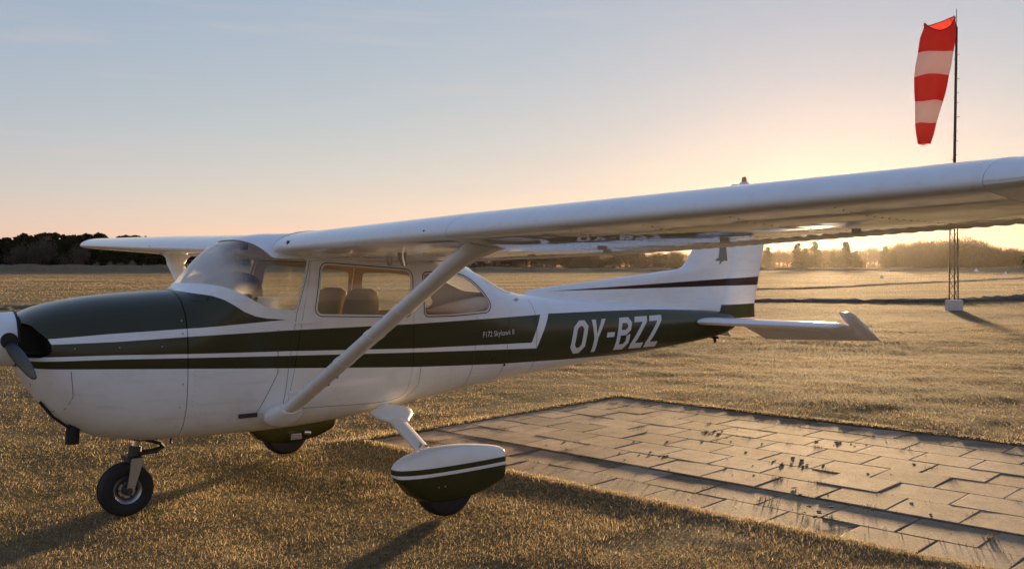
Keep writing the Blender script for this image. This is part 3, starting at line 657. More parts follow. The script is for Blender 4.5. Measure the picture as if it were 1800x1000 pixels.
# ---- cowling
Vc, Fc = loft_mesh(xs_cowl); bm = bmesh.new(); vs = [bm.verts.new(v) for v in Vc]
for f in Fc: bm.faces.new([vs[i] for i in f])
cowl = bm_obj('cowling', bm, [M['fus'], M['black']], PLANE, smooth=False)
for s in (-1, 1):   # engine air intakes either side of the spinner
    P_ = rounded([(.150*s, 1.105), (.440*s, 1.105), (.430*s, 1.215), (.330*s, 1.295), (.180*s, 1.312)], [.02, .06, .06, .08, .04], 5)
    n = len(P_); bm = bmesh.new(); a = [bm.verts.new((-.95, y, z)) for y, z in P_]; b = [bm.verts.new((-.715, y*.97, z)) for y, z in P_]
    bm.faces.new(a); bm.faces.new(b[::-1])
    for i in range(n): bm.faces.new((a[i], b[i], b[(i+1) % n], a[(i+1) % n]))
    for f in bm.faces: f.material_index = 1
    c = bm_obj('cutter', bm, [M['fus'], M['black']], smooth=False); boolean(cowl, c, 'DIFFERENCE'); drop(c)
bm = bmesh.new(); bmesh.ops.create_uvsphere(bm, u_segments=24, v_segments=12, radius=1, matrix=Matrix.Translation((-.835, -.17, .875)) @ Matrix.Rotation(.45, 4, 'Y') @ Matrix.Diagonal((.045, .05, .075, 1)))
for f in bm.faces: f.material_index = 1
c = bm_obj('cutter', bm, [M['fus'], M['black']], smooth=False); boolean(cowl, c, 'DIFFERENCE'); drop(c)
cowl.data.shade_smooth(); cowl.data.set_sharp_from_angle(angle=math.radians(40))
ribbon('panel_seam', [(-.62, 1.02), (-.60, .86), (-.63, .78), (-.70, .74)], .003, M['seam'], cowl)
ribbon('panel_seam', [(-.70, 1.145), (-.36, 1.142), (.04, 1.140)], .002, M['seam'], cowl)
ribbon('panel_seam', [(.22, 1.42), (.12, 1.425), (.115, 1.32)], .004, M['seam'], fus)
bm = bmesh.new()
for (x, z) in [(-.60, 1.155), (-.35, 1.15), (-.1, 1.145), (.03, 1.30), (.03, 1.22), (.03, .9), (.02, .75), (.02, .62)]:
    p = on_side(x, z, -1, .001); bmesh.ops.create_cone(bm, cap_ends=True, segments=10, radius1=.006, radius2=.005, depth=.003, matrix=Matrix.Translation(p) @ Matrix.Rotation(math.pi/2, 4, 'X'))
bm_obj('fastener', bm, M['alu'], cowl, smooth=False)['kind'] = 'stuff'
bm = bmesh.new(); add_tube(bm, [(-.52, -.13, .68), (-.545, -.14, .62), (-.55, -.14, .535)], .041, 18); bm_obj('exhaust_pipe', bm, M['exhaust'], cowl)
bm = bmesh.new(); add_tube(bm, [(-.735, -.14, .815), (-.66, -.15, .715), (-.57, -.16, .640)], .009, 8); bm_obj('cowl_lip', bm, M['black'], cowl)
# ---- spinner and propeller
HUB = Vector((-.905, 0, 1.200)); bm = bmesh.new()
prof = [(-.30, 0.0)] + [(-.30 + .30*(1-math.cos(t)), .165*math.sin(t)**.85) for t in np.linspace(.12, math.pi/2, 14)] + [(.045, .168)]
add_lathe(bm, prof, HUB, 'X', 48); bm_obj('spinner', bm, M['white'], PLANE)
bm = bmesh.new(); add_lathe(bm, [(.046, .0), (.046, .172), (.058, .172), (.058, 0)], HUB, 'X', 48); bm_obj('spinner_backplate', bm, M['black'], PLANE)
prop = empty('propeller', HUB, PLANE)
bang = math.radians(-9.0)     # near blade points to the camera side, tip slightly low
for k in (0, 1):
    V = []; F = []; R_ = np.linspace(.085, .955, 22); m = 14
    for i, r in enumerate(R_):
        f = r/.955; chord = .56*float(np.interp(f, [0, .12, .3, .55, .8, .95, 1], [.075, .085, .13, .15, .125, .085, .03])); th = float(np.interp(f, [0, .15, .4, 1], [.07, .055, .022, .008])); tw = math.radians(float(np.interp(f, [0, .2, .5, 1], [62, 46, 28, 16])))
        for j in range(m):
            t = 2*math.pi*j/m; a, b = chord/2*math.cos(t), th/2*math.sin(t)
            xx = a*math.sin(tw) + b*math.cos(tw); tt = a*math.cos(tw) - b*math.sin(tw)
            V.append((xx, -r, tt))
    F = rings_faces(len(R_), m); rot = Matrix.Rotation(-bang + math.pi*k, 4, 'X')
    mesh_obj('blade', [rot @ Vector(v) for v in V], F, M['black'], prop)
for k in (-1, 1):
    bm = bmesh.new(); add_lathe(bm, [(.17*k, 0), (.17*k, .048), (.12*k, .052), (.12*k, 0)], HUB, 'Y', 24); bm_obj('blade_boot', bm, M['black'], PLANE)

# ---- wings
def naca(n=30, m_=.02, p_=.4, t_=.12, c0=0.0, c1=1.0):
    """closed section between chord fractions c0..c1: upper from c1 to c0, lower back to c1"""
    u = (1-np.cos(np.linspace(0, math.pi, n)))/2; x = c0 + (c1-c0)*(u if c0 == 0 else np.linspace(0, 1, n))
    if c0 == 0 and c1 < 1: x = c1*(1-np.cos(np.linspace(0, math.pi/2, n)))
    th = 5*t_*(.2969*np.sqrt(x) - .126*x - .3516*x**2 + .2843*x**3 - .1015*x**4) + .0008
    cm = np.where(x < p_, m_/p_**2*(2*p_*x-x*x), m_/(1-p_)**2*((1-2*p_)+2*p_*x-x*x)) - .012*np.clip(1-x/.12, 0, 1)**2
    return x, cm+th, cm-th
WY = [.44, .60, 2.50, 5.20, 5.34, 5.42, 5.46]
WLEX = [.655, .655, .655, .705, .74, .80, .90]; WLEZ = [1.794, 1.797, 1.839, 1.903, 1.910, 1.917, 1.925]
WTEX = [2.205, 2.205, 2.20, 1.865, 1.82, 1.74, 1.60]; WTEZ = [1.690, 1.692, 1.736, 1.836, 1.846, 1.860, 1.878]; WTH = [.128, .128, .126, .118, .10, .066, .03]
def wing_at(y, fr, up, wob=0):
    lx, lz, tx, tz = [float(np.interp(y, WY, q)) for q in (WLEX, WLEZ, WTEX, WTEZ)]
    ch = tx-lx; return (lx + ch*fr, y, lz + (tz-lz)*fr + up*ch + wob)
def wing_part(name, s, ys, c0, c1, mat, parent, n=30, corr=0.0, pitch=.085):
    V = []
    for y in ys:
        x, zu, zl = naca(n, t_=float(np.interp(y, WY, WTH)), c0=c0, c1=c1)
        tri = abs(((y/pitch) % 1) - .5)*4 - 1
        fade = np.clip(np.minimum((x-c0)/.03, .55 + (c1-x)/.02), 0, 1) if corr else 0*x
        ring = [wing_at(y, x[i], zu[i], corr*tri*fade[i]) for i in range(n-1, -1, -1)] + [wing_at(y, x[i], zl[i], corr*tri*fade[i]*(.8 if corr else 0)) for i in range(1 if c0 == 0 else 0, n)]
        V += [(a, b*s, c) for a, b, c in ring]
    m = len(ring); return mesh_obj(name, V, rings_faces(len(ys), m), mat, parent, sharp=28)
HINGE = .715
for s in (-1, 1):
    w = wing_part('wing', s, [.44, .60, .9, 1.3, 1.8, 2.2, 2.5, 2.62, 3.2, 3.8, 4.4, 4.9, 5.0, 5.199], 0, HINGE, M['white_gloss'], PLANE, 34)
    wing_part('flap', s, np.arange(.60, 2.58, .02125), HINGE+.006, 1.0, M['white_gloss'], w, 12, .010)
    wing_part('aileron', s, np.arange(2.62, 5.0, .02125), HINGE+.006, 1.0, M['white_gloss'], w, 12, .010)
    wing_part('aileron_fixed_end', s, [5.005, 5.10, 5.199], HINGE+.004, 1.0, M['white_gloss'], w, 12)
    wing_part('root_trailing_panel', s, [.44, .52, .595], HINGE+.004, 1.0, M['white_gloss'], w, 12)
    wing_part('wing_tip', s, [5.2008, 5.26, 5.34, 5.38, 5.42, 5.445, 5.46], 0, 1.0, M['white'], w, 30)
    # root fairing between wing and windshield
    V = []; ys = np.linspace(.30, .437, 6)
    for k, y in enumerate(ys):
        x, zu, zl = naca(24, t_=.128, c0=0, c1=1.0); t = (k/5)
        V += [(a + .05*(1-t)*(1 if a < 1 else -1), y*s, 1.79 + (c-1.79)*(.75+.25*t) + .006*t) for a, _, c in ([wing_at(.44, x[i], zu[i]) for i in range(23, -1, -1)] + [wing_at(.44, x[i], zl[i]) for i in range(1, 24)])]
    mesh_obj('wing_root_fairing', V, rings_faces(6, 47), M['white'], w, sharp=50)
    # cabin air vent, tie-down ring, fuel drain, landing fittings on the leading edge
    bm = bmesh.new(); p = wing_at(.66, .004, -.004); add_lathe(bm, [(-.004, 0), (-.004, .014), (.02, .014), (.02, 0)], (p[0], p[1]*s, p[2]+.012), 'X', 14); bm_obj('air_vent', bm, M['black'], w)
    bm = bmesh.new(); p = wing_at(2.35, .003, -.004); add_lathe(bm, [(-.003, 0), (-.003, .008), (.02, .008), (.02, 0)], (p[0], p[1]*s, p[2]), 'X', 12); bm_obj('stall_warner', bm, M['black'], w)
    # overhead fuel fitting and vent below the wing
    bm = bmesh.new(); p = wing_at(1.62, .20, -.045); add_tube(bm, [(p[0], p[1]*s, p[2]+.03), (p[0], p[1]*s, p[2]-.03), (p[0]+.02, p[1]*s, p[2]-.075)], [.03, .028, .016], 12); bm_obj('fuel_vent', bm, M['alu'], w)
    bm = bmesh.new(); p = wing_at(1.15, .32, -.048); add_lathe(bm, [(.01, .02), (-.035, .018), (-.05, .01), (-.05, 0)], (p[0], p[1]*s, p[2]), 'Z', 12); bm_obj('sump_drain', bm, M['alu'], w)
    for (yy, fr) in ((2.9, .5), (3.6, .62), (4.25, .70), (1.9, .70), (2.58, .71)):
        x, zu, zl = naca(40, c0=0, c1=1.0); p = wing_at(yy, fr, float(np.interp(fr, x, zl))); bm = bmesh.new(); add_box(bm, (p[0], p[1]*s, p[2]-.006), (.06, .008, .018)); bm_obj('hinge_fitting', bm, M['white'], w)
    # lapped skin joints running chordwise
    for yy in (2.56,):
        x, zu, zl = naca(34, t_=float(np.interp(yy, WY, WTH)), c0=0, c1=HINGE); V = []
        for dy in (-.0008, .0008): V += [(a, b*s, c) for a, b, c in [wing_at(yy+dy, x[i], zu[i]+.0007) for i in range(24, 0, -1)] + [wing_at(yy+dy, x[i]-.0006, zl[i]-.0007) for i in range(0, 33)]]
        q = len(V)//2; mesh_obj('skin_joint', V, [(i, i+1, q+i+1, q+i) for i in range(q-1)], M['seam'], w)
    # rib rivets below the wing
    bm = bmesh.new()
    for yy in np.arange(.82, 5.1, .43):
        x, zu, zl = naca(60, t_=float(np.interp(yy, WY, WTH)), c0=0, c1=1.0)
        for fr in np.arange(.06, HINGE-.02, .038):
            p = wing_at(yy, fr, float(np.interp(fr, x, zl))); bmesh.ops.create_cone(bm, cap_ends=True, segments=6, radius1=.0030, radius2=.0042, depth=.0022, matrix=Matrix.Translation((p[0], p[1]*s, p[2]-.0008)))
    bm_obj('rivet_row', bm, M['rivet'], w, smooth=False)['kind'] = 'stuff'
    # ---- struts
    A_ = Vector((.70, .515*s, .640)); B_ = Vector((.905, 2.53*s, 1.785)); axis = (B_-A_).normalized(); cd_ = (Vector((1, 0, 0)) - axis*axis.x).normalized(); td = axis.cross(cd_)
    V = []; m = 28; ts = [0, .03, .1, .3, .5, .7, .80, .86, .90, .93, .955, .975, .99, 1.0]
    for t in ts:
        q = float(np.interp(t, [0, .80, .90, .95, .98, 1.0], [1.0, 1.0, 1.18, 1.5, 2.1, 3.0])); th = float(np.interp(t, [0, .78, .92, 1], [1, 1, 1.15, 1.5]))
        c0 = A_.lerp(B_, t) + Vector((float(np.interp(t, [0, .9, 1], [0, 0, .07])), 0, 0))
        for j in range(m):
            a = 2*math.pi*j/m; ca, sa = math.cos(a), math.sin(a); V.append(c0 + cd_*(.068*q*ca) + td*(.031*th*sa*(1 - .35*ca)))
    st = mesh_obj('wing_strut', V, rings_faces(len(ts), m), M['gstrut'], PLANE)
    V = []
    for t, rx, ry in [(-.05, .055, .03), (-.035, .105, .06), (0.0, .135, .075), (.03, .115, .060), (.055, .078, .038)]:
        c0 = A_ + axis*(t*2.2) + Vector((-.012, 0, 0))
        for j in range(m): a = 2*math.pi*j/m; V.append(c0 + cd_*(rx*math.cos(a)) + td*(ry*math.sin(a)))
    mesh_obj('strut_cuff', V, rings_faces(5, m), M['white'], st)
    for t in (.36, .52, .66):
        V = []
        for dt, e in [(-.008, 1.0), (-.008, 1.06), (.008, 1.06), (.008, 1.0)]:
            c0 = A_.lerp(B_, t + dt)
            for j in range(m): a = 2*math.pi*j/m; V.append(c0 + cd_*(.068*e*math.cos(a)) + td*(.031*e*1.04*math.sin(a)*(1-.35*math.cos(a))))
        mesh_obj('strut_band', V, rings_faces(4, m, False, False), M['gstrut'], st)
    for t in (.215, .265):
        bm = bmesh.new(); q = A_.lerp(B_, t) + cd_*.070; bmesh.ops.create_uvsphere(bm, u_segments=10, v_segments=6, radius=.011, matrix=Matrix.Translation(q)); bm_obj('strut_bolt', bm, M['black'], st)
    bm = bmesh.new(); c0 = A_.lerp(B_, .895) + cd_*.10; pts = [c0 + cd_*(.018 + .018*math.cos(a)) + axis*(.018*math.sin(a)) for a in np.linspace(0, 2*math.pi, 17)]; add_tube(bm, pts, .0035, 6); bm_obj('tiedown_ring', bm, M['alu'], st)
# ---- roof skin lines
# ---- main gear
def superloft(rows, n=40):
    V = []
    for (x, y0, zb, zt, zm, hw, nl, nu) in rows:
        for t in np.linspace(-math.pi, math.pi, n, endpoint=False):
            c_, s_ = math.cos(t), math.sin(t); e = nl if s_ < 0 else nu
            V.append((x, y0 + hw*math.copysign(abs(c_)**(2/e), c_), zm + (((zt-zm) if s_ > 0 else (zm-zb))*math.copysign(abs(s_)**(2/e), s_))))
    return V, rings_faces(len(rows), n)
for s in (-1, 1):
    yw = 1.275*s
    # spring leg
    A_ = Vector((1.565, .36*s, .600)); B_ = Vector((1.455, 1.20*s, .350)); axis = (B_-A_).normalized(); cd_ = (Vector((1, 0, 0)) - axis*axis.x).normalized(); td = axis.cross(cd_); V = []; m = 24
    for t in np.linspace(0, 1, 9):
        q = float(np.interp(t, [0, 1], [.066, .054])); c0 = A_.lerp(B_, t)
        for j in range(m): a = 2*math.pi*j/m; V.append(c0 + cd_*(q*math.cos(a)) + td*(.026*math.sin(a)*(1-.3*math.cos(a))))
    leg = mesh_obj('gear_leg', V, rings_faces(9, m), M['white'], PLANE)
    V = []
    for t, q, th in [(.12, .165, .058), (.19, .150, .052), (.24, .115, .042), (.28, .088, .034), (.31, .074, .029)]:
        c0 = A_.lerp(B_, t) + Vector((.012, 0, 0))
        for j in range(m): a = 2*math.pi*j/m; V.append(c0 + cd_*(q*math.cos(a)) + td*(th*math.sin(a)))
    mesh_obj('leg_fairing', V, rings_faces(5, m), M['white'], leg)
    bm = bmesh.new(); c0 = A_.lerp(B_, .80)
    for k in range(7):
        q = c0 + cd_*random.uniform(-.05, .05) + axis*random.uniform(-.02, .02) + td*(.0245 if td.y*s > 0 else -.0245)
        add_box(bm, q, (random.uniform(.015, .035), .003, random.uniform(.008, .022)), Matrix.Rotation(random.uniform(0, 3), 4, 'Y'))
    bm_obj('worn_decal', bm, simple('worn_decal', (.22, .13, .03), .7), leg, smooth=False)['kind'] = 'stuff'
    rows = []
    for x, zb, zt, hw in [(1.028, .325, .345, .012), (1.036, .300, .372, .045), (1.06, .265, .398, .075), (1.10, .225, .424, .100), (1.16, .170, .450, .122), (1.24, .128, .472, .137), (1.34, .110, .484, .143), (1.46, .107, .487, .143), (1.58, .114, .483, .137), (1.70, .132, .466, .128), (1.80, .164, .446, .116), (1.862, .180, .430, .107), (1.876, .190, .420, .098)]:
        rows.append((1.10 + (x-1.028)*.995, yw, zb - (.012 if 1.12 < x < 1.85 else 0), .315 + (zt-.315)*.80, .315, hw*.86, 3.6, 3.2))
    V, F = superloft(rows); wf = mesh_obj('wheel_fairing', V, F, M['pant'], PLANE, sharp=45)
    for k in (0, 1):
        bm = bmesh.new(); add_lathe(bm, [(0, 0), (0, .006), (.003*s, .006), (.003*s, 0)], (1.37 + .05*k, yw + .1232*s, .22), 'Y', 10); bm_obj('fairing_screw', bm, M['alu'], wf)
    tw = empty('main_wheel', (1.50, yw, .212), PLANE)
    bm = bmesh.new(); add_lathe(bm, [(-.075, .10), (-.082, .15), (-.074, .19), (-.05, .210), (-.02, .216), (.02, .216), (.05, .210), (.074, .19), (.082, .15), (.075, .10), (-.075, .10)], (0, 0, 0), 'Y', 44); bm_obj('tyre', bm, M['rubber'], tw)
    bm = bmesh.new(); add_lathe(bm, [(-.07, 0), (-.07, .09), (-.06, .102), (.06, .102), (.07, .09), (.07, 0)], (0, 0, 0), 'Y', 32); bm_obj('rim', bm, M['alu'], tw)
    if s > 0:   # brake seen on the inner side of the far wheel
        bm = bmesh.new(); add_box(bm, (.03, -.15*s, -.045), (.10, .05, .05)); add_tube(bm, [(.11, -.15*s, -.02), (.17, -.155*s, -.03)], .02, 10); bmesh.ops.bevel(bm, geom=bm.edges[:], offset=.004, segments=1, affect='EDGES'); bm_obj('brake', bm, M['alu'], tw)
# ---- nose gear
ng = empty('nose_gear', (-.19, 0, 0), PLANE)
def NG(p): return Vector((p[0] + .19, p[1], p[2]))
bm = bmesh.new(); add_tube(bm, [NG((-.105, 0, .60)), NG((-.128, 0, .445))], .030, 20); bm_obj('chrome_oleo', bm, M['chrome'], ng)
bm = bmesh.new(); add_tube(bm, [NG((-.085, 0, .72)), NG((-.112, 0, .515))], .044, 20); add_tube(bm, [NG((-.110, 0, .520)), NG((-.114, 0, .490))], .058, 20); bm_obj('upper_collar', bm, M['steel'], ng)
bm = bmesh.new(); add_tube(bm, [NG((-.126, 0, .452)), NG((-.138, 0, .375))], [.040, .044], 20); add_box(bm, NG((-.15, 0, .375)), (.09, .17, .03)); bm_obj('fork_crown', bm, M['steel'], ng)
for sy in (-1, 1):
    V = []
    for (x, z, hx) in [(-.140, .385, .036), (-.146, .34, .036), (-.160, .27, .031), (-.178, .20, .025), (-.186, .168, .025)]:
        for (dx, dy) in [(-hx, -.009), (hx, -.009), (hx, .009), (-hx, .009)]: V.append(NG((x+dx, sy*.083+dy, z)))
    mesh_obj('fork_arm', V, rings_faces(5, 4), M['alu'], ng, sharp=30)
bm = bmesh.new(); add_tube(bm, [NG((-.09, -.03, .50)), NG((.03, -.02, .455)), NG((.055, 0, .425)), NG((.03, .02, .455)), NG((-.09, .03, .50))], .013, 8)
add_tube(bm, [NG((-.11, -.03, .40)), NG((.0, -.025, .405)), NG((.055, 0, .425)), NG((.0, .025, .405)), NG((-.11, .03, .40))], .013, 8)
add_tube(bm, [NG((-.10, -.045, .53)), NG((.02, -.10, .50)), NG((.06, -.12, .51)), NG((.07, -.12, .465))], .008, 8); bm_obj('torque_link', bm, M['steel'], ng)
nw = empty('nose_wheel', (-.19, 0, .174), PLANE)
bm = bmesh.new(); add_lathe(bm, [(-.052, .092), (-.064, .115), (-.066, .145), (-.055, .166), (-.032, .175), (-.012, .177), (-.010, .172), (.010, .172), (.012, .177), (.032, .175), (.055, .166), (.066, .145), (.064, .115), (.052, .092), (-.052, .092)], (0, 0, 0), 'Y', 56); bm_obj('tyre', bm, M['rubber'], nw)
bm = bmesh.new(); add_lathe(bm, [(-.030, 0), (-.030, .055), (-.052, .072), (-.060, .088), (-.052, .094), (.052, .094), (.060, .088), (.052, .072), (.030, .055), (.030, 0)], (0, 0, 0), 'Y', 40); bm_obj('rim', bm, M['alu'], nw)
bm = bmesh.new(); add_lathe(bm, [(-.100, 0), (-.100, .018), (-.09, .024), (-.072, .024), (-.07, .03), (-.03, .036), (.03, .036), (.09, .024), (.1, .018), (.1, 0)], (0, 0, 0), 'Y', 24); bm_obj('hub', bm, M['steel'], nw)
for k in range(6):
    a = k*math.pi/3; bm = bmesh.new(); add_lathe(bm, [(-.040, 0), (-.040, .007), (-.028, .007), (-.028, 0)], (.050*math.cos(a), 0, .050*math.sin(a)), 'Y', 8); bm_obj('rim_bolt', bm, M['steel'], nw)
# ---- tail
def fin_part(name, outline, th, mat, parent, taper=None, n=7):
    """thickened outline: list of (z, x_front, x_rear) rows -> lens sections"""
    V = []; m = 24
    for (z, x0, x1, t) in outline:
        for j in range(m):
            a = 2*math.pi*j/m; ca = math.cos(a); V.append(((x0+x1)/2 - (x1-x0)/2*ca, t*math.sin(a)*(1+.35*ca)*.9, z))
    return mesh_obj(name, V, rings_faces(len(outline), m), mat, parent, sharp=40)
hx = lambda z: float(np.interp(z, [1.10, 2.52], [5.80, 6.25]))
rx = lambda z: float(np.interp(z, [1.09, 1.24, 1.53, 1.86, 2.52], [6.395, 6.385, 6.462, 6.550, 6.725]))
lx = lambda z: float(np.interp(z, [1.22, 1.436, 1.48, 1.58, 1.618, 1.64, 1.69, 1.75, 1.83, 2.45, 2.52], [3.10, 3.212, 3.677, 4.79, 5.162, 5.225, 5.285, 5.335, 5.395, 5.93, 6.02]))
rows = [(z, lx(z), hx(z)+.006, .055*float(np.interp(z, [1.2, 1.6, 2.5], [1.1, 1.0, .6]))) for z in [1.15, 1.22, 1.30, 1.40, 1.436, 1.46, 1.48, 1.51, 1.545, 1.58, 1.60, 1.618, 1.64, 1.665, 1.69, 1.72, 1.75, 1.80, 1.85, 2.0, 2.2, 2.35, 2.45, 2.50, 2.52]]
fin = fin_part('vertical_fin', rows, 0, M['fin'], PLANE)
rows = [(z, hx(z)-.014, rx(z), .052*float(np.interp(z, [1.1, 1.6, 2.5], [1.0, .95, .55]))) for z in [1.095, 1.11, 1.24, 1.4, 1.53, 1.7, 1.86, 2.1, 2.3, 2.45, 2.50, 2.52]]
fin_part('rudder', rows, 0, M['rudder'], PLANE)
bm = bmesh.new(); add_lathe(bm, [(0, .055), (.03, .05), (.04, .03), (.04, 0)], (6.215, 0, 2.515), 'Z', 20); bc = bm_obj('beacon_base', bm, M['white'], fin)
bm = bmesh.new(); add_lathe(bm, [(.04, .028), (.075, .026), (.095, .016), (.10, 0)], (6.215, 0, 2.515), 'Z', 20); bm_obj('beacon', bm, M['red'], fin)
# emblem: a grey bird on the fin
E_ = [(5.772, 1.90), (5.858, 1.90), (5.862, 1.80), (5.852, 1.745), (5.905, 1.716), (5.900, 1.700), (5.845, 1.704), (5.800, 1.692), (5.770, 1.668), (5.752, 1.664), (5.758, 1.682), (5.775, 1.700), (5.735, 1.702), (5.688, 1.700), (5.692, 1.716), (5.768, 1.742), (5.758, 1.80)]
for s in (-1, 1):
    bm = bmesh.new(); bm.faces.new([bm.verts.new((x, s*.05, z)) for x, z in E_]); bmesh.ops.triangulate(bm, faces=bm.faces); o = bm_obj('fin_emblem', bm, M['emblem'], fin, smooth=False)
    for v in o.data.vertices:
        z = v.co.z; x0, x1 = lx(z), hx(z)-.008; ca = -(v.co.x-(x0+x1)/2)/((x1-x0)/2); t = .055*float(np.interp(z, [1.2, 1.6, 2.5], [1.1, 1.0, .6])); v.co.y = s*(t*math.sqrt(max(0, 1-ca*ca))*(1+.35*ca)*.9 + .004)
# stabilizer and drooping elevator
HZ = 1.082
for s in (-1, 1):
    V = []; m = 24; ys = [.03, .10, .4, .8, 1.2, 1.40, 1.455, 1.47]
    for y in ys:
        x0 = float(np.interp(y, [0, .10, 1.47], [5.285, 5.285, 5.545])) + (.06 if y > 1.46 else (.02 if y > 1.45 else 0)); x1 = float(np.interp(y, [0, 1.47], [5.93, 5.905])); t = float(np.interp(y, [0, 1.40, 1.455, 1.47], [.042, .034, .026, .010]))
        for j in range(m): a = 2*math.pi*j/m; ca = math.cos(a); V.append(((x0+x1)/2 - (x1-x0)/2*ca, s*y, HZ + .008*y + t*math.sin(a)*(1+.35*ca)*.9))
    hs = mesh_obj('stabilizer', V, rings_faces(len(ys), m), M['stab'], PLANE, sharp=40)
    dr = math.radians(31); V = []; rows = []
    for y, f0, f1 in [(.10, 0, .03), (.13, 0, .10), (.24, 0, .415), (.6, 0, .385), (1.0, 0, .352), (1.40, 0, .318), (1.468, 0, .312)]: rows.append((y, f0, f1))
    rows += [(1.475, -.25, .311), (1.56, -.255, .303), (1.60, -.245, .297), (1.615, -.21, .288)]
    for (y, f0, f1) in rows:
        t = .030 if y < 1.5 else float(np.interp(y, [1.5, 1.6, 1.615], [.028, .020, .008]))
        for j in range(m):
            a = 2*math.pi*j/m; ca = math.cos(a); q = (f0+f1)/2 - (f1-f0)/2*ca; b = t*math.sin(a)*(1+.45*ca)*.8
            V.append((5.925 + .012 + q*math.cos(dr) + b*math.sin(dr), s*y, HZ + .008*y - q*math.sin(dr) + b*math.cos(dr)))
    mesh_obj('elevator', V, rings_faces(len(rows), m), M['white'], hs, sharp=40)
bm = bmesh.new(); add_tube(bm, [(5.72, -.0, .955), (5.73, -.0, .88)], .012, 8); add_tube(bm, [(5.68, -.0, .905), (5.78, -.0, .895)], .014, 8); add_tube(bm, [(5.735, 0, .885), (5.735, 0, .845)], [.018, .012], 8); bm_obj('tail_tiedown', bm, M['black'], fus)
# ---- cabin
def seat(x, y, parent, ang=.18):
    se = empty('seat', (x, y, .645), parent)
    rows = []
    for z, hw, d in [(.28, .205, .05), (.40, .225, .065), (.55, .230, .070), (.68, .228, .066), (.76, .215, .060), (.81, .180, .050), (.835, .11, .03)]:
        rows.append((z, hw, d))
    V = []; m = 28
    for z, hw, d in rows:
        for j in range(m):
            a = 2*math.pi*j/m; V.append((d*math.copysign(abs(math.cos(a))**.8, math.cos(a)) + (z-.28)*ang + .16, hw*math.copysign(abs(math.sin(a))**.55, math.sin(a)), z))
    mesh_obj('backrest', V, rings_faces(len(rows), m), M['tan'], se, sharp=60)
    bm = bmesh.new(); add_box(bm, (-.06, 0, .24), (.46, .44, .13)); bmesh.ops.bevel(bm, geom=bm.edges[:], offset=.045, segments=3, affect='EDGES'); bm_obj('cushion', bm, M['tan'], se)
    for sy in (-.16, .16):
        bm = bmesh.new(); add_tube(bm, [(-.22, sy, .03), (-.22, sy, .18), (.12, sy, .18), (.12, sy, .03)], .012, 8); bm_obj('seat_frame', bm, M['steel'], se)
seat(1.19, -.245, PLANE); seat(1.19, .245, PLANE)
bm = bmesh.new(); add_box(bm, (1.98, 0, .88), (.40, .74, .16)); add_box(bm, (2.20, 0, 1.06), (.10, .70, .40), Matrix.Rotation(.2, 4, 'Y')); bmesh.ops.bevel(bm, geom=bm.edges[:], offset=.05, segments=3, affect='EDGES'); bm_obj('rear_bench', bm, M['tan'], PLANE)
bm = bmesh.new(); add_box(bm, (1.02, 0, .675), (1.40, .70, .02)); bm_obj('cabin_floor', bm, M['panel'], PLANE)
bm = bmesh.new(); add_box(bm, (2.60, 0, 1.315), (.52, .66, .02), Matrix.Rotation(-.22, 4, 'Y')); bm_obj('parcel_shelf', bm, M['trim'], PLANE)
bm = bmesh.new()   # instrument panel with a domed glareshield
P_ = [(.20, 1.26), (.50, 1.02), (.545, 1.02), (.560, 1.40), (.585, 1.455), (.560, 1.470), (.30, 1.465), (.20, 1.44)]
for y0, y1 in ((-.43, .43),):
    a = [bm.verts.new((x, y0, z)) for x, z in P_]; b = [bm.verts.new((x, y1, z)) for x, z in P_]; bm.faces.new(a); bm.faces.new(b[::-1])
    for i in range(len(P_)): bm.faces.new((a[i], b[i], b[(i+1) % len(P_)], a[(i+1) % len(P_)]))
ip = bm_obj('instrument_panel', bm, M['panel'], PLANE, sharp=25)
V = []; m = 20
for x, k in [(.33, .5), (.38, .8), (.45, 1.0), (.57, 1.02), (.63, .97)]:
    for j in range(m): a = math.pi*j/(m-1); V.append((x, -.03 - .30*k*math.cos(a), 1.43 + .175*k*max(0, math.sin(a))**.75))
mesh_obj('glareshield', V, rings_faces(5, m), M['panel'], ip, sharp=50)
for sy in (-.22, .22):
    bm = bmesh.new(); add_tube(bm, [(.54, sy, 1.26), (.70, sy, 1.27)], .014, 10); pts = [(.70, sy + .13*math.sin(a), 1.27 - .10*math.cos(a)*(1 if abs(a) < 2.0 else 1)) for a in np.linspace(-2.2, 2.2, 15)]; add_tube(bm, pts, .013, 8); bm_obj('control_yoke', bm, M['black'], PLANE)
bm = bmesh.new(); add_box(bm, (.62, 0, 1.79), (.04, .06, .05)); bm_obj('compass', bm, M['black'], PLANE)
# things lying in the cabin
bm = bmesh.new(); q = Matrix.Rotation(math.radians(4), 4, 'Y') @ Matrix.Rotation(.05, 4, 'Z')
add_box(bm, (0, 0, .045), (.155, .0012, .092)); o = bm_obj('paper_sheet', bm, M['paper'], smooth=False); o.matrix_world = Matrix.Translation((.60, -.455, 1.352)) @ q @ Matrix.Rotation(.22, 4, 'X')
tag(o, 'small white sheet of paper leaning inside the windshield corner', 'paper')

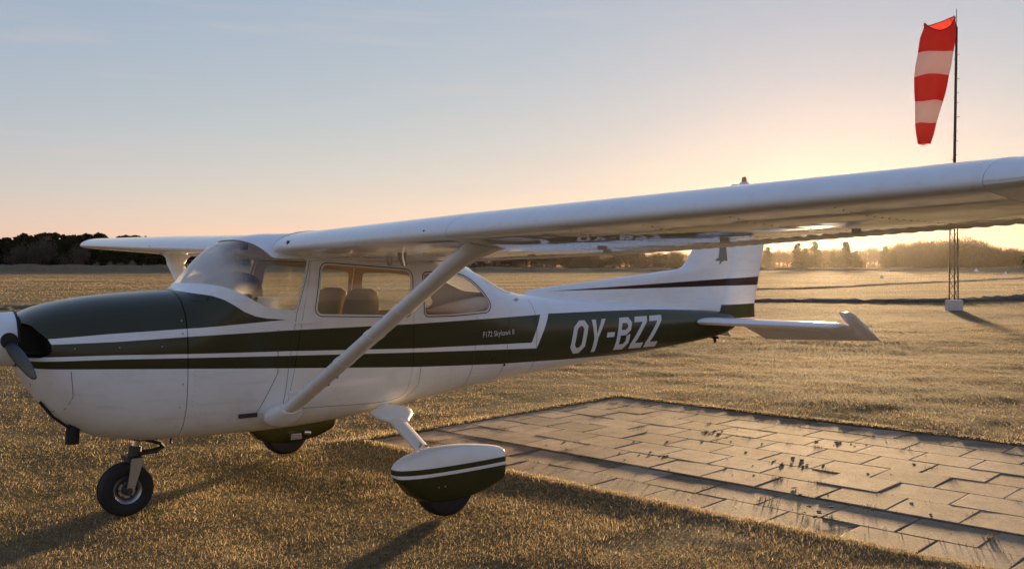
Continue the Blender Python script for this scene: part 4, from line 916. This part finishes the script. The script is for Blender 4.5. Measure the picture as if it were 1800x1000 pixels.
# ================================================================== field, mast, trees
def at_px(px, depth):
    return CAM[:2] + depth*(DIR + (px-900)/1640*RGT)
def on_ground(px, py): return at_px(px, 1.652*1640/(py-467))
def strip(name, pts, width, height, mat, label, seed, z0=.01, seg=.35, rough=1.0):
    """ragged raised strip on the ground along a polyline of ground points"""
    r_ = np.random.default_rng(seed); P = []
    for a, b in zip(pts[:-1], pts[1:]):
        k = max(1, int(np.linalg.norm(np.array(b)-a)/seg)); P += [np.array(a) + (np.array(b)-a)*i/k for i in range(k)]
    P.append(np.array(pts[-1])); V = []; F = []; m = 9; N_ = len(P)
    for i, p in enumerate(P):
        d = P[min(i+1, N_-1)] - P[max(i-1, 0)]; d /= np.linalg.norm(d); nn = np.array([-d[1], d[0]]); f = i/(N_-1)
        w_ = np.interp(f, np.linspace(0, 1, len(width)), width)*(1 + .5*rough*(r_.random()-.5)); h_ = np.interp(f, np.linspace(0, 1, len(height)), height)
        for j in range(m):
            t = (j/(m-1)-.5)*2; q = p + nn*t*w_/2 + r_.normal(0, .02*rough, 2)
            gz_ = float(ground_z(np.array([q[0]]), np.array([q[1]]))[0])
            V.append((q[0], q[1], gz_ - .03 + (1-t*t)**.6*(h_*(.45 + 1.1*rough*r_.random()*.8) + .03 + z0)))
        if i:
            for j in range(m-1): F.append(((i-1)*m+j, (i-1)*m+j+1, i*m+j+1, i*m+j))
    o = mesh_obj(name, V, F, mat, sharp=30); return tag(o, label, kind='structure')
bank_pts = [on_ground(1290, 532), on_ground(1420, 530), on_ground(1560, 530), on_ground(1680, 531), on_ground(1760, 528), on_ground(1960, 524)]
strip('soil_bank', bank_pts, [1.3, 1.5, 1.4, 2.6, 3.2], [.10, .13, .12, .28, .32], M['soil'], 'low ragged bank of dark turned soil crossing the field', 3)
M['track'] = simple('worn_track', (.085, .064, .032), .95, bump=.8, bscale=6, vary=.4); M['sand'] = simple('pale_sand', (.42, .36, .28), .95, bump=.4, bscale=9, vary=.2)
strip('wheel_track', [on_ground(1300, 511), on_ground(1450, 506), on_ground(1620, 498), on_ground(1860, 487)], [.9, 1.1, 1.4, 1.8], [.07, .08, .09, .12], M['track'], 'thin dark wheel track running across the field', 4, seg=.8)
strip('sand_path', [on_ground(-60, 523), on_ground(-10, 523), on_ground(26, 523.5)], [.8, .8, .25], [.05, .06, .03], M['sand'], 'pale sandy path at the left edge of the field', 5, rough=.5)
strip('rough_strip', [on_ground(-60, 545), on_ground(40, 541), on_ground(140, 536), on_ground(330, 533)], [2.4, 2.2, 1.4, .8], [.10, .10, .06, .03], M['track'], 'dark rough strip of ground behind the aircraft nose', 6)
# far bank in front of the woods
M['bank'] = simple('bank_turf', (.17, .125, .065), .95, bump=.6, bscale=.6, vary=.35)
strip('field_edge_bank', [at_px(-160, 292), at_px(200, 290), at_px(430, 295), at_px(900, 305), at_px(1350, 312), at_px(1600, 320), at_px(1960, 325)], [14, 14, 10, 8, 8, 9, 9], [1.9, 1.7, 1.5, .9, .8, .9, 1.0], M['bank'], 'low grassy bank along the far edge of the field', 7, seg=4)

# ---- windsock mast
MD = 33.9; mp = at_px(1677, MD); ZPX = lambda py, d: 1.652 + (467-py)*d/1640
mast = empty('windsock_mast', (mp[0], mp[1], 0)); tag(mast, 'dark steel lattice mast on a white concrete block', 'mast')
M['mast'] = simple('rusty_steel', (.05, .038, .028), .7, .4, bump=.3, vary=.4); M['conc'] = simple('whitewashed_concrete', (.55, .53, .50), .85, bump=.4, bscale=14, vary=.25)
bm = bmesh.new(); add_box(bm, (0, 0, .19), (.46, .50, .44), Matrix.Rotation(.75, 4, 'Z')); bmesh.ops.bevel(bm, geom=bm.edges[:], offset=.025, segments=2, affect='EDGES')
for v in bm.verts: v.co += Vector((random.uniform(-.01, .01), random.uniform(-.01, .01), random.uniform(-.01, .01)))
bm_obj('concrete_block', bm, M['conc'], mast)
LEG = [Vector((.17*math.cos(a), .17*math.sin(a), 0)) for a in (.35, .35+2*math.pi/3, .35+4*math.pi/3)]; ZT = 5.0
for L_ in LEG:
    bm = bmesh.new(); add_tube(bm, [L_ + Vector((0, 0, .38)), L_*.75 + Vector((0, 0, ZT))], .022, 6); bm_obj('mast_leg', bm, M['mast'], mast)
NB = 13
for i in range(NB):
    z0 = .42 + (ZT-.42)*i/NB; z1 = .42 + (ZT-.42)*(i+1)/NB; s0 = 1-.25*z0/ZT; s1 = 1-.25*z1/ZT
    for k in range(3):
        bm = bmesh.new(); add_tube(bm, [LEG[k]*s0 + Vector((0, 0, z0)), LEG[(k+1) % 3]*s1 + Vector((0, 0, z1))], .010, 5); bm_obj('mast_brace', bm, M['mast'], mast)
ztop = ZPX(48, MD); off = at_px(1681.5, MD)-mp
bm = bmesh.new(); add_tube(bm, [(0, 0, ZT-.6), (off[0]*.3, off[1]*.3, 6), (off[0], off[1], ztop)], [.055, .05, .042], 10); pole = bm_obj('mast_pole', bm, M['mast'], mast)
bm = bmesh.new()
for i in range(26):
    z = ZT + .3 + (ztop-ZT-.8)*i/26; a = i*2.4; f = min(1, (z-ZT)/2); add_tube(bm, [(off[0]*f, off[1]*f, z), (off[0]*f + .10*math.cos(a), off[1]*f + .10*math.sin(a), z+.02)], .011, 5)
bm_obj('climbing_pegs', bm, M['mast'], pole)['kind'] = 'stuff'
bm = bmesh.new(); add_tube(bm, [(off[0], off[1], ztop), (off[0], off[1], ZPX(16, MD))], .012, 6); bm_obj('lightning_rod', bm, M['mast'], mast)
# ---- windsock
def mat_cloth(name, col, seed):
    m, n, l, p = new_mat(name); n.remove(p); out = n['Material Output']; tc = n.new('ShaderNodeTexCoord'); nz = n.new('ShaderNodeTexNoise'); nz.inputs['Scale'].default_value = 2.2; nz.inputs['Detail'].default_value = 6; l.new(tc.outputs['Object'], nz.inputs['Vector'])
    mx = n.new('ShaderNodeMix'); mx.data_type = 'RGBA'; mx.inputs[6].default_value = tuple(c*.78 for c in col)+(1,); mx.inputs[7].default_value = (*col, 1); l.new(nz.outputs[0], mx.inputs[0])
    d = n.new('ShaderNodeBsdfDiffuse'); t = n.new('ShaderNodeBsdfTranslucent'); s = n.new('ShaderNodeMixShader'); s.inputs[0].default_value = .42; l.new(mx.outputs[2], d.inputs[0]); l.new(mx.outputs[2], t.inputs[0])
    b = n.new('ShaderNodeBump'); b.inputs['Strength'].default_value = .35; b.inputs['Distance'].default_value = .15; l.new(nz.outputs[0], b.inputs['Height']); l.new(b.outputs[0], d.inputs['Normal'])
    l.new(d.outputs[0], s.inputs[1]); l.new(t.outputs[0], s.inputs[2]); l.new(s.outputs[0], out.inputs['Surface']); return m
M['sock_red'] = mat_cloth('red_sock_cloth', (.72, .06, .05), 1); M['sock_white'] = mat_cloth('white_sock_cloth', (.84, .78, .72), 2)
sock = empty('windsock', (mp[0]+off[0], mp[1]+off[1], 0)); tag(sock, 'limp red and white banded windsock hanging beside the mast', 'windsock')
yk = [44, 67, 95, 115, 135, 158, 180, 199, 218, 237, 254]; lk = [1625, 1618, 1614.5, 1611.5, 1609.5, 1608.8, 1608.8, 1609.2, 1610, 1611.5, 1614]; rk = [1677, 1677, 1674, 1671.5, 1667, 1662, 1656, 1650, 1645, 1641, 1635]
def sock_ring(py, m=40, mouth=0.0):
    l_, r_ = np.interp(py, yk, lk), np.interp(py, yk, rk); c_ = (l_+r_)/2; a = (r_-l_)/2/48.4; b = a*.72; z = ZPX(py, MD); V = []
    for j in range(m):
        t = 2*math.pi*j/m; fold = 1 + .035*math.sin(5*t + py*.05) + .02*math.sin(9*t - py*.03)
        q = at_px(c_, MD - .05) - (mp+off) + RGT*a*math.cos(t)*fold + DIR*b*math.sin(t)*fold
        V.append((q[0], q[1], z + .02*math.sin(3*t + py*.1) + mouth*(math.cos(t)*.14 + (.34*math.sin(t) if math.sin(t) < 0 else .02*math.sin(t)) + .05*math.cos(2*t))))
    return V
for k, (y0, y1) in enumerate([(38, 95), (95, 135), (135, 180), (180, 218), (218, 254)]):
    ys = np.linspace(y0, y1, 9); V = []
    for y in ys: V += sock_ring(max(y, 38), mouth=float(np.clip((70-y)/32, 0, 1)))
    o = mesh_obj('sock_band', V, rings_faces(9, 40, False, False), M['sock_red'] if k % 2 == 0 else M['sock_white'], sock, sharp=180)
bm = bmesh.new(); ring = [Vector(v) for v in sock_ring(38, mouth=1.0)]; add_tube(bm, ring + [ring[0]], .018, 6); bm_obj('sock_hoop', bm, M['mast'], sock)
bm = bmesh.new()
for j in (0, 3, 37): add_tube(bm, [ring[j], Vector((0, 0, ZPX(52, MD)))], .014, 5)
bm_obj('hoop_bracket', bm, M['mast'], sock)

# ---- trees: a few crown and trunk meshes shared by copies
def quad_cloud(name, C_, S_, mat, seed, tint, thin=1.0, up=0.0):
    """many small leaf-clump faces: centres C_, sizes S_"""
    r_ = np.random.default_rng(seed); n = len(C_); a = r_.normal(0, 1, (n, 3)); a[:, 2] += up*np.sign(a[:, 2] + 1e-9); a /= np.linalg.norm(a, axis=1)[:, None]; b = np.cross(a, r_.normal(0, 1, (n, 3))); b /= np.linalg.norm(b, axis=1)[:, None]
    a = a*S_[:, None]; b = b*S_[:, None]*thin; P = np.stack([C_-a, C_+b, C_+a, C_-b], 1).astype(np.float32).reshape(-1, 3)
    me = bpy.data.meshes.new(name); me.vertices.add(4*n); me.vertices.foreach_set('co', P.ravel()); me.loops.add(4*n); me.loops.foreach_set('vertex_index', np.arange(4*n, dtype=np.int32)); me.polygons.add(n); me.polygons.foreach_set('loop_start', np.arange(0, 4*n, 4, dtype=np.int32)); me.update(calc_edges=True)
    at = me.attributes.new('tint', 'FLOAT_COLOR', 'POINT'); c = np.ones((n, 4, 4), np.float32); c[:, :, :3] = (np.array(tint)*(.6 + .8*r_.random((n, 1))))[:, None, :]; at.data.foreach_set('color', c.ravel()); me.materials.append(mat); return me
M['leaf'] = mat_leaf('tree_foliage', True, trans=.25); M['bark'] = simple('tree_bark', (.055, .042, .032), .9)
def conifer(seed, H=12., R_=2.1, n=1500, tint=(.020, .025, .012)):
    r_ = np.random.default_rng(seed); t = r_.random(n)**.75; z = H*(.10 + .90*t); lay = np.abs(np.sin(z*2.1 + r_.random(n)*.5)); rr = R_*(1-t)**.8*(.55 + .45*lay)*np.sqrt(r_.random(n))*(.8 + .4*r_.random(n)) + .08
    a = r_.random(n)*2*np.pi; rr *= 1 + .25*np.sin(a*3 + seed) ; C_ = np.stack([rr*np.cos(a), rr*np.sin(a), z - .25*rr], 1); return quad_cloud('crown', C_, .20 + .28*r_.random(n)*(1.1-t*.6), M['leaf'], seed, tint, .6)
def broad(seed, H=12., W_=4.2, n=2600, tint=(.085, .062, .040), z0=.04, thin=.10, size=.55):
    """bare winter crown: lobes filled with twigs"""
    r_ = np.random.default_rng(seed); L_ = 11; cen = np.stack([r_.normal(0, W_*.42, L_), r_.normal(0, W_*.42, L_), H*(z0 + .05 + .70*r_.random(L_))], 1); cen[0] = (0, 0, H*.8); sz = W_*(.38 + .28*r_.random(L_)); k = r_.integers(0, L_, n)
    d = r_.normal(0, 1, (n, 3)); d /= np.linalg.norm(d, axis=1)[:, None]; C_ = cen[k] + d*(sz[k]*r_.random(n)**.45)[:, None]; C_[:, 2] = np.clip(C_[:, 2], H*z0*.6, None)
    return quad_cloud('crown', C_, size*(.4 + r_.random(n)), M['leaf'], seed, tint, thin, .6)
def pine(seed, H=11., n=2400, tint=(.055, .052, .022)):
    r_ = np.random.default_rng(seed); L_ = 16; cen = np.stack([r_.normal(0, 1.0, L_), r_.normal(0, 1.0, L_), H*(.14 + .80*np.linspace(0, 1, L_))], 1); cen[:, :2] *= (1.15 - np.linspace(0, 1, L_))[:, None]; sz = 1.75 - 1.1*np.linspace(0, 1, L_); k = r_.integers(0, L_, n); d = r_.normal(0, 1, (n, 3)); d /= np.linalg.norm(d, axis=1)[:, None]
    return quad_cloud('crown', cen[k] + d*(sz[k]*r_.random(n)**.5)[:, None]*np.array([1.1, 1.1, .8]), .18 + .26*r_.random(n), M['leaf'], seed, tint, .5)
def trunk(seed, H, r0, limbs=6, spread=2.5):
    r_ = random.Random(seed); bm = bmesh.new(); top = Vector((r_.uniform(-.4, .4), r_.uniform(-.4, .4), H*.9)); add_tube(bm, [(0, 0, -.3), top*.5 + Vector((r_.uniform(-.2, .2), 0, 0)), top], [r0, r0*.65, r0*.15], 7)
    for k in range(limbs):
        f = r_.uniform(.3, .75); a = r_.uniform(0, 6.28); p = top*f; q = p + Vector((math.cos(a)*spread, math.sin(a)*spread, H*.2)); add_tube(bm, [p, p.lerp(q, .5) + Vector((0, 0, .3)), q], [r0*.4, r0*.25, r0*.08], 5)
    me = bpy.data.meshes.new('trunk'); bm.to_mesh(me); bm.free(); me.materials.append(M['bark']); return me
KIT = dict(conifer=[(conifer(i, 12, 2.0 + .2*i), trunk(i, 12, .2, 2, .8)) for i in range(4)], broad=[(broad(20+i), trunk(20+i, 12, .3)) for i in range(4)], pine=[(pine(40+i), trunk(40+i, 11, .22, 5, 1.6)) for i in range(4)],
           darkpine=[(pine(50+i, 11., 2600, (.022, .026, .012)), trunk(50+i, 11, .22, 5, 1.6)) for i in range(4)], round=[(broad(60+i, 9, 4.6, 3200, (.105, .085, .065), .05, .14, .5), trunk(60+i, 9, .25)) for i in range(3)], shrub=[(broad(80+i, 3.0, 1.5, 500, (.26, .20, .12), .03, .16, .35), trunk(80+i, 2.6, .06, 5, 1.0)) for i in range(3)])
def tree(kind, name, px, depth, height, label, group=None, wide=1.0, k=None):
    c, t = random.choice(KIT[kind]) if k is None else KIT[kind][k]; p = at_px(px, depth)
    H0 = dict(conifer=12., broad=12., pine=11., darkpine=11., round=9., shrub=3.)[kind]; s = height/H0
    e = empty(name, (p[0], p[1], float(ground_z(np.array([p[0]]), np.array([p[1]]))[0]))); e.rotation_euler = (0, 0, random.uniform(0, 6.28)); e.scale = (s*wide, s*wide, s)
    link(bpy.data.objects.new('crown', c), e); link(bpy.data.objects.new('trunk', t), e); return tag(e, label, 'tree' if kind != 'shrub' else 'shrub', group)
for row in range(2):
    for px in np.arange(-30, 720, 11.5):
        q = px + random.uniform(-5, 5); top = float(np.interp(q, [-30, 40, 70, 130, 200, 430, 720], [416, 413, 409, 409, 412, 425, 446])) + random.uniform(-3, 8) + 2*row; d_ = 306 + 9*row + random.uniform(-3, 3)
        tree('conifer' if random.random() < .35 else 'darkpine', 'conifer_tree', q, d_, ZPX(top, d_), 'dark conifer in the wood at the left edge of the field', 'conifers of the left wood', random.uniform(1.3, 2.2))
for (px, top, w_, lb) in [(36, 434, .95, 'round bare bush at the far left foot of the conifer wood'), (82, 421, 1.1, 'largest round bare tree in front of the conifer wood'), (135, 433, .95, 'round bare bush just below the right wing tip')]:
    tree('round', 'round_tree', px, 297, ZPX(top, 297), lb, 'round bare trees before the conifers', w_*297*.0034 if False else w_)
for px in (170, 192, 214, 236, 255, 281, 300, 322, 338, 352): tree('shrub', 'dry_shrub', px + random.uniform(-4, 4), 294, random.uniform(2.2, 3.6), 'straw coloured dry shrub at the foot of the left wood', 'dry shrubs before the conifers')
for px in np.arange(700, 1345, 8.5):
    d_ = 328 + random.uniform(-8, 14); tree('broad', 'bare_tree', px + random.uniform(-6, 6), d_, random.uniform(5.5, 8.5), 'bare brown tree in the row behind the aircraft', 'bare trees behind the aircraft', random.uniform(1.5, 2.1))
for (px, top, d_, kd, lb) in [(1350, 434, 330, 'pine', 'hazy pine just beside the rudder edge'), (1402, 427, 335, 'pine', 'slimmer pine of the pair left of the setting sun'), (1433, 424, 332, 'pine', 'taller pine of the pair left of the setting sun'), (1416, 436, 338, 'pine', 'short pine filling the gap between the pair of pines'), (1464, 441, 336, 'pine', 'small pine left of the pointed pine by the sun'), (1488, 424, 333, 'pine', 'pointed pine standing against the setting sun'), (1505, 440, 338, 'pine', 'low pine right of the pointed pine by the sun'), (1556, 432, 335, 'pine', 'dark rounded pine at the left foot of the wooded rise'), (1570, 440, 340, 'pine', 'short pine against the foot of the wooded rise')]:
    tree(kd, 'pine_tree', px, d_, ZPX(top, d_), lb, None, random.uniform(1.25, 1.55))
for px in np.arange(1345, 1580, 8): d_ = 560 + random.uniform(-40, 40); tree('broad', 'bare_tree', px, d_, ZPX(436 + random.uniform(-3, 6), d_), 'pale distant tree in the far wood under the sun', 'far wood under the sun', random.uniform(1.2, 1.6))
for row, (d_, dy) in enumerate([(395, 9), (420, 3), (450, 0)]):
    for px in np.arange(1560 + 6*row, 1880, 13.5):
        q = px + random.uniform(-5, 5); top = float(np.interp(q, [1560, 1580, 1620, 1660, 1690, 1712, 1740, 1770, 1800, 1880], [430, 424, 420, 418, 414, 417, 427, 432, 435, 432])) + dy + random.uniform(-1.5, 2.5)
        tree('broad', 'bare_tree', q, d_, ZPX(top, d_), 'bare tree on the wooded rise right of the sun', 'trees on the wooded rise', random.uniform(1.05, 1.4))
# evergreen bush cut by the right edge
KIT['ever'] = [(broad(95, 3.4, 1.25, 2600, (.030, .034, .016), .05, .45, .12), trunk(95, 3.0, .10, 6, .8))]
p = at_px(1822, 52); e = empty('evergreen_shrub', (p[0], p[1], 0)); e.scale = (.62, .62, .95); link(bpy.data.objects.new('crown', KIT['ever'][0][0]), e); link(bpy.data.objects.new('trunk', KIT['ever'][0][1]), e)
tag(e, 'dark evergreen shrub cut off by the right edge', 'shrub')
# white field markers
for (px, py, w_, lb) in [(1550, 489, .42, 'nearest white marker board on the field below the low sun'), (1561, 479, .5, 'small white marker board just behind the nearest one'), (1716, 476.5, .9, 'distant white marker board right of the mast'), (1768, 482, .6, 'white marker board near the right edge of the field')]:
    p = on_ground(px, py); bm = bmesh.new(); bmesh.ops.create_cone(bm, cap_ends=True, segments=4, radius1=w_*.75, radius2=.05, depth=w_, matrix=Matrix.Translation((0, 0, w_/2 - .02)) @ Matrix.Rotation(.6, 4, 'Z'))
    o = bm_obj('field_marker', bm, M['letter'], smooth=False); o.location = (p[0], p[1], float(ground_z(np.array([p[0]]), np.array([p[1]]))[0])); tag(o, lb, 'marker', 'white field markers')

# ================================================================== haze
m = bpy.data.materials.new('evening_haze'); m.use_nodes = True; n, l = m.node_tree.nodes, m.node_tree.links; n.clear(); out = n.new('ShaderNodeOutputMaterial'); pv = n.new('ShaderNodeVolumePrincipled')
pv.inputs['Color'].default_value = (.95, .90, .82, 1); pv.inputs['Density'].default_value = .00002; pv.inputs['Anisotropy'].default_value = .85; l.new(pv.outputs[0], out.inputs['Volume'])
bm = bmesh.new(); add_box(bm, (0, 0, 11.5), (3300, 3300, 26)); hz = bm_obj('haze', bm, m, smooth=False); tag(hz, 'warm evening haze lying over the airfield', 'haze', kind='stuff')
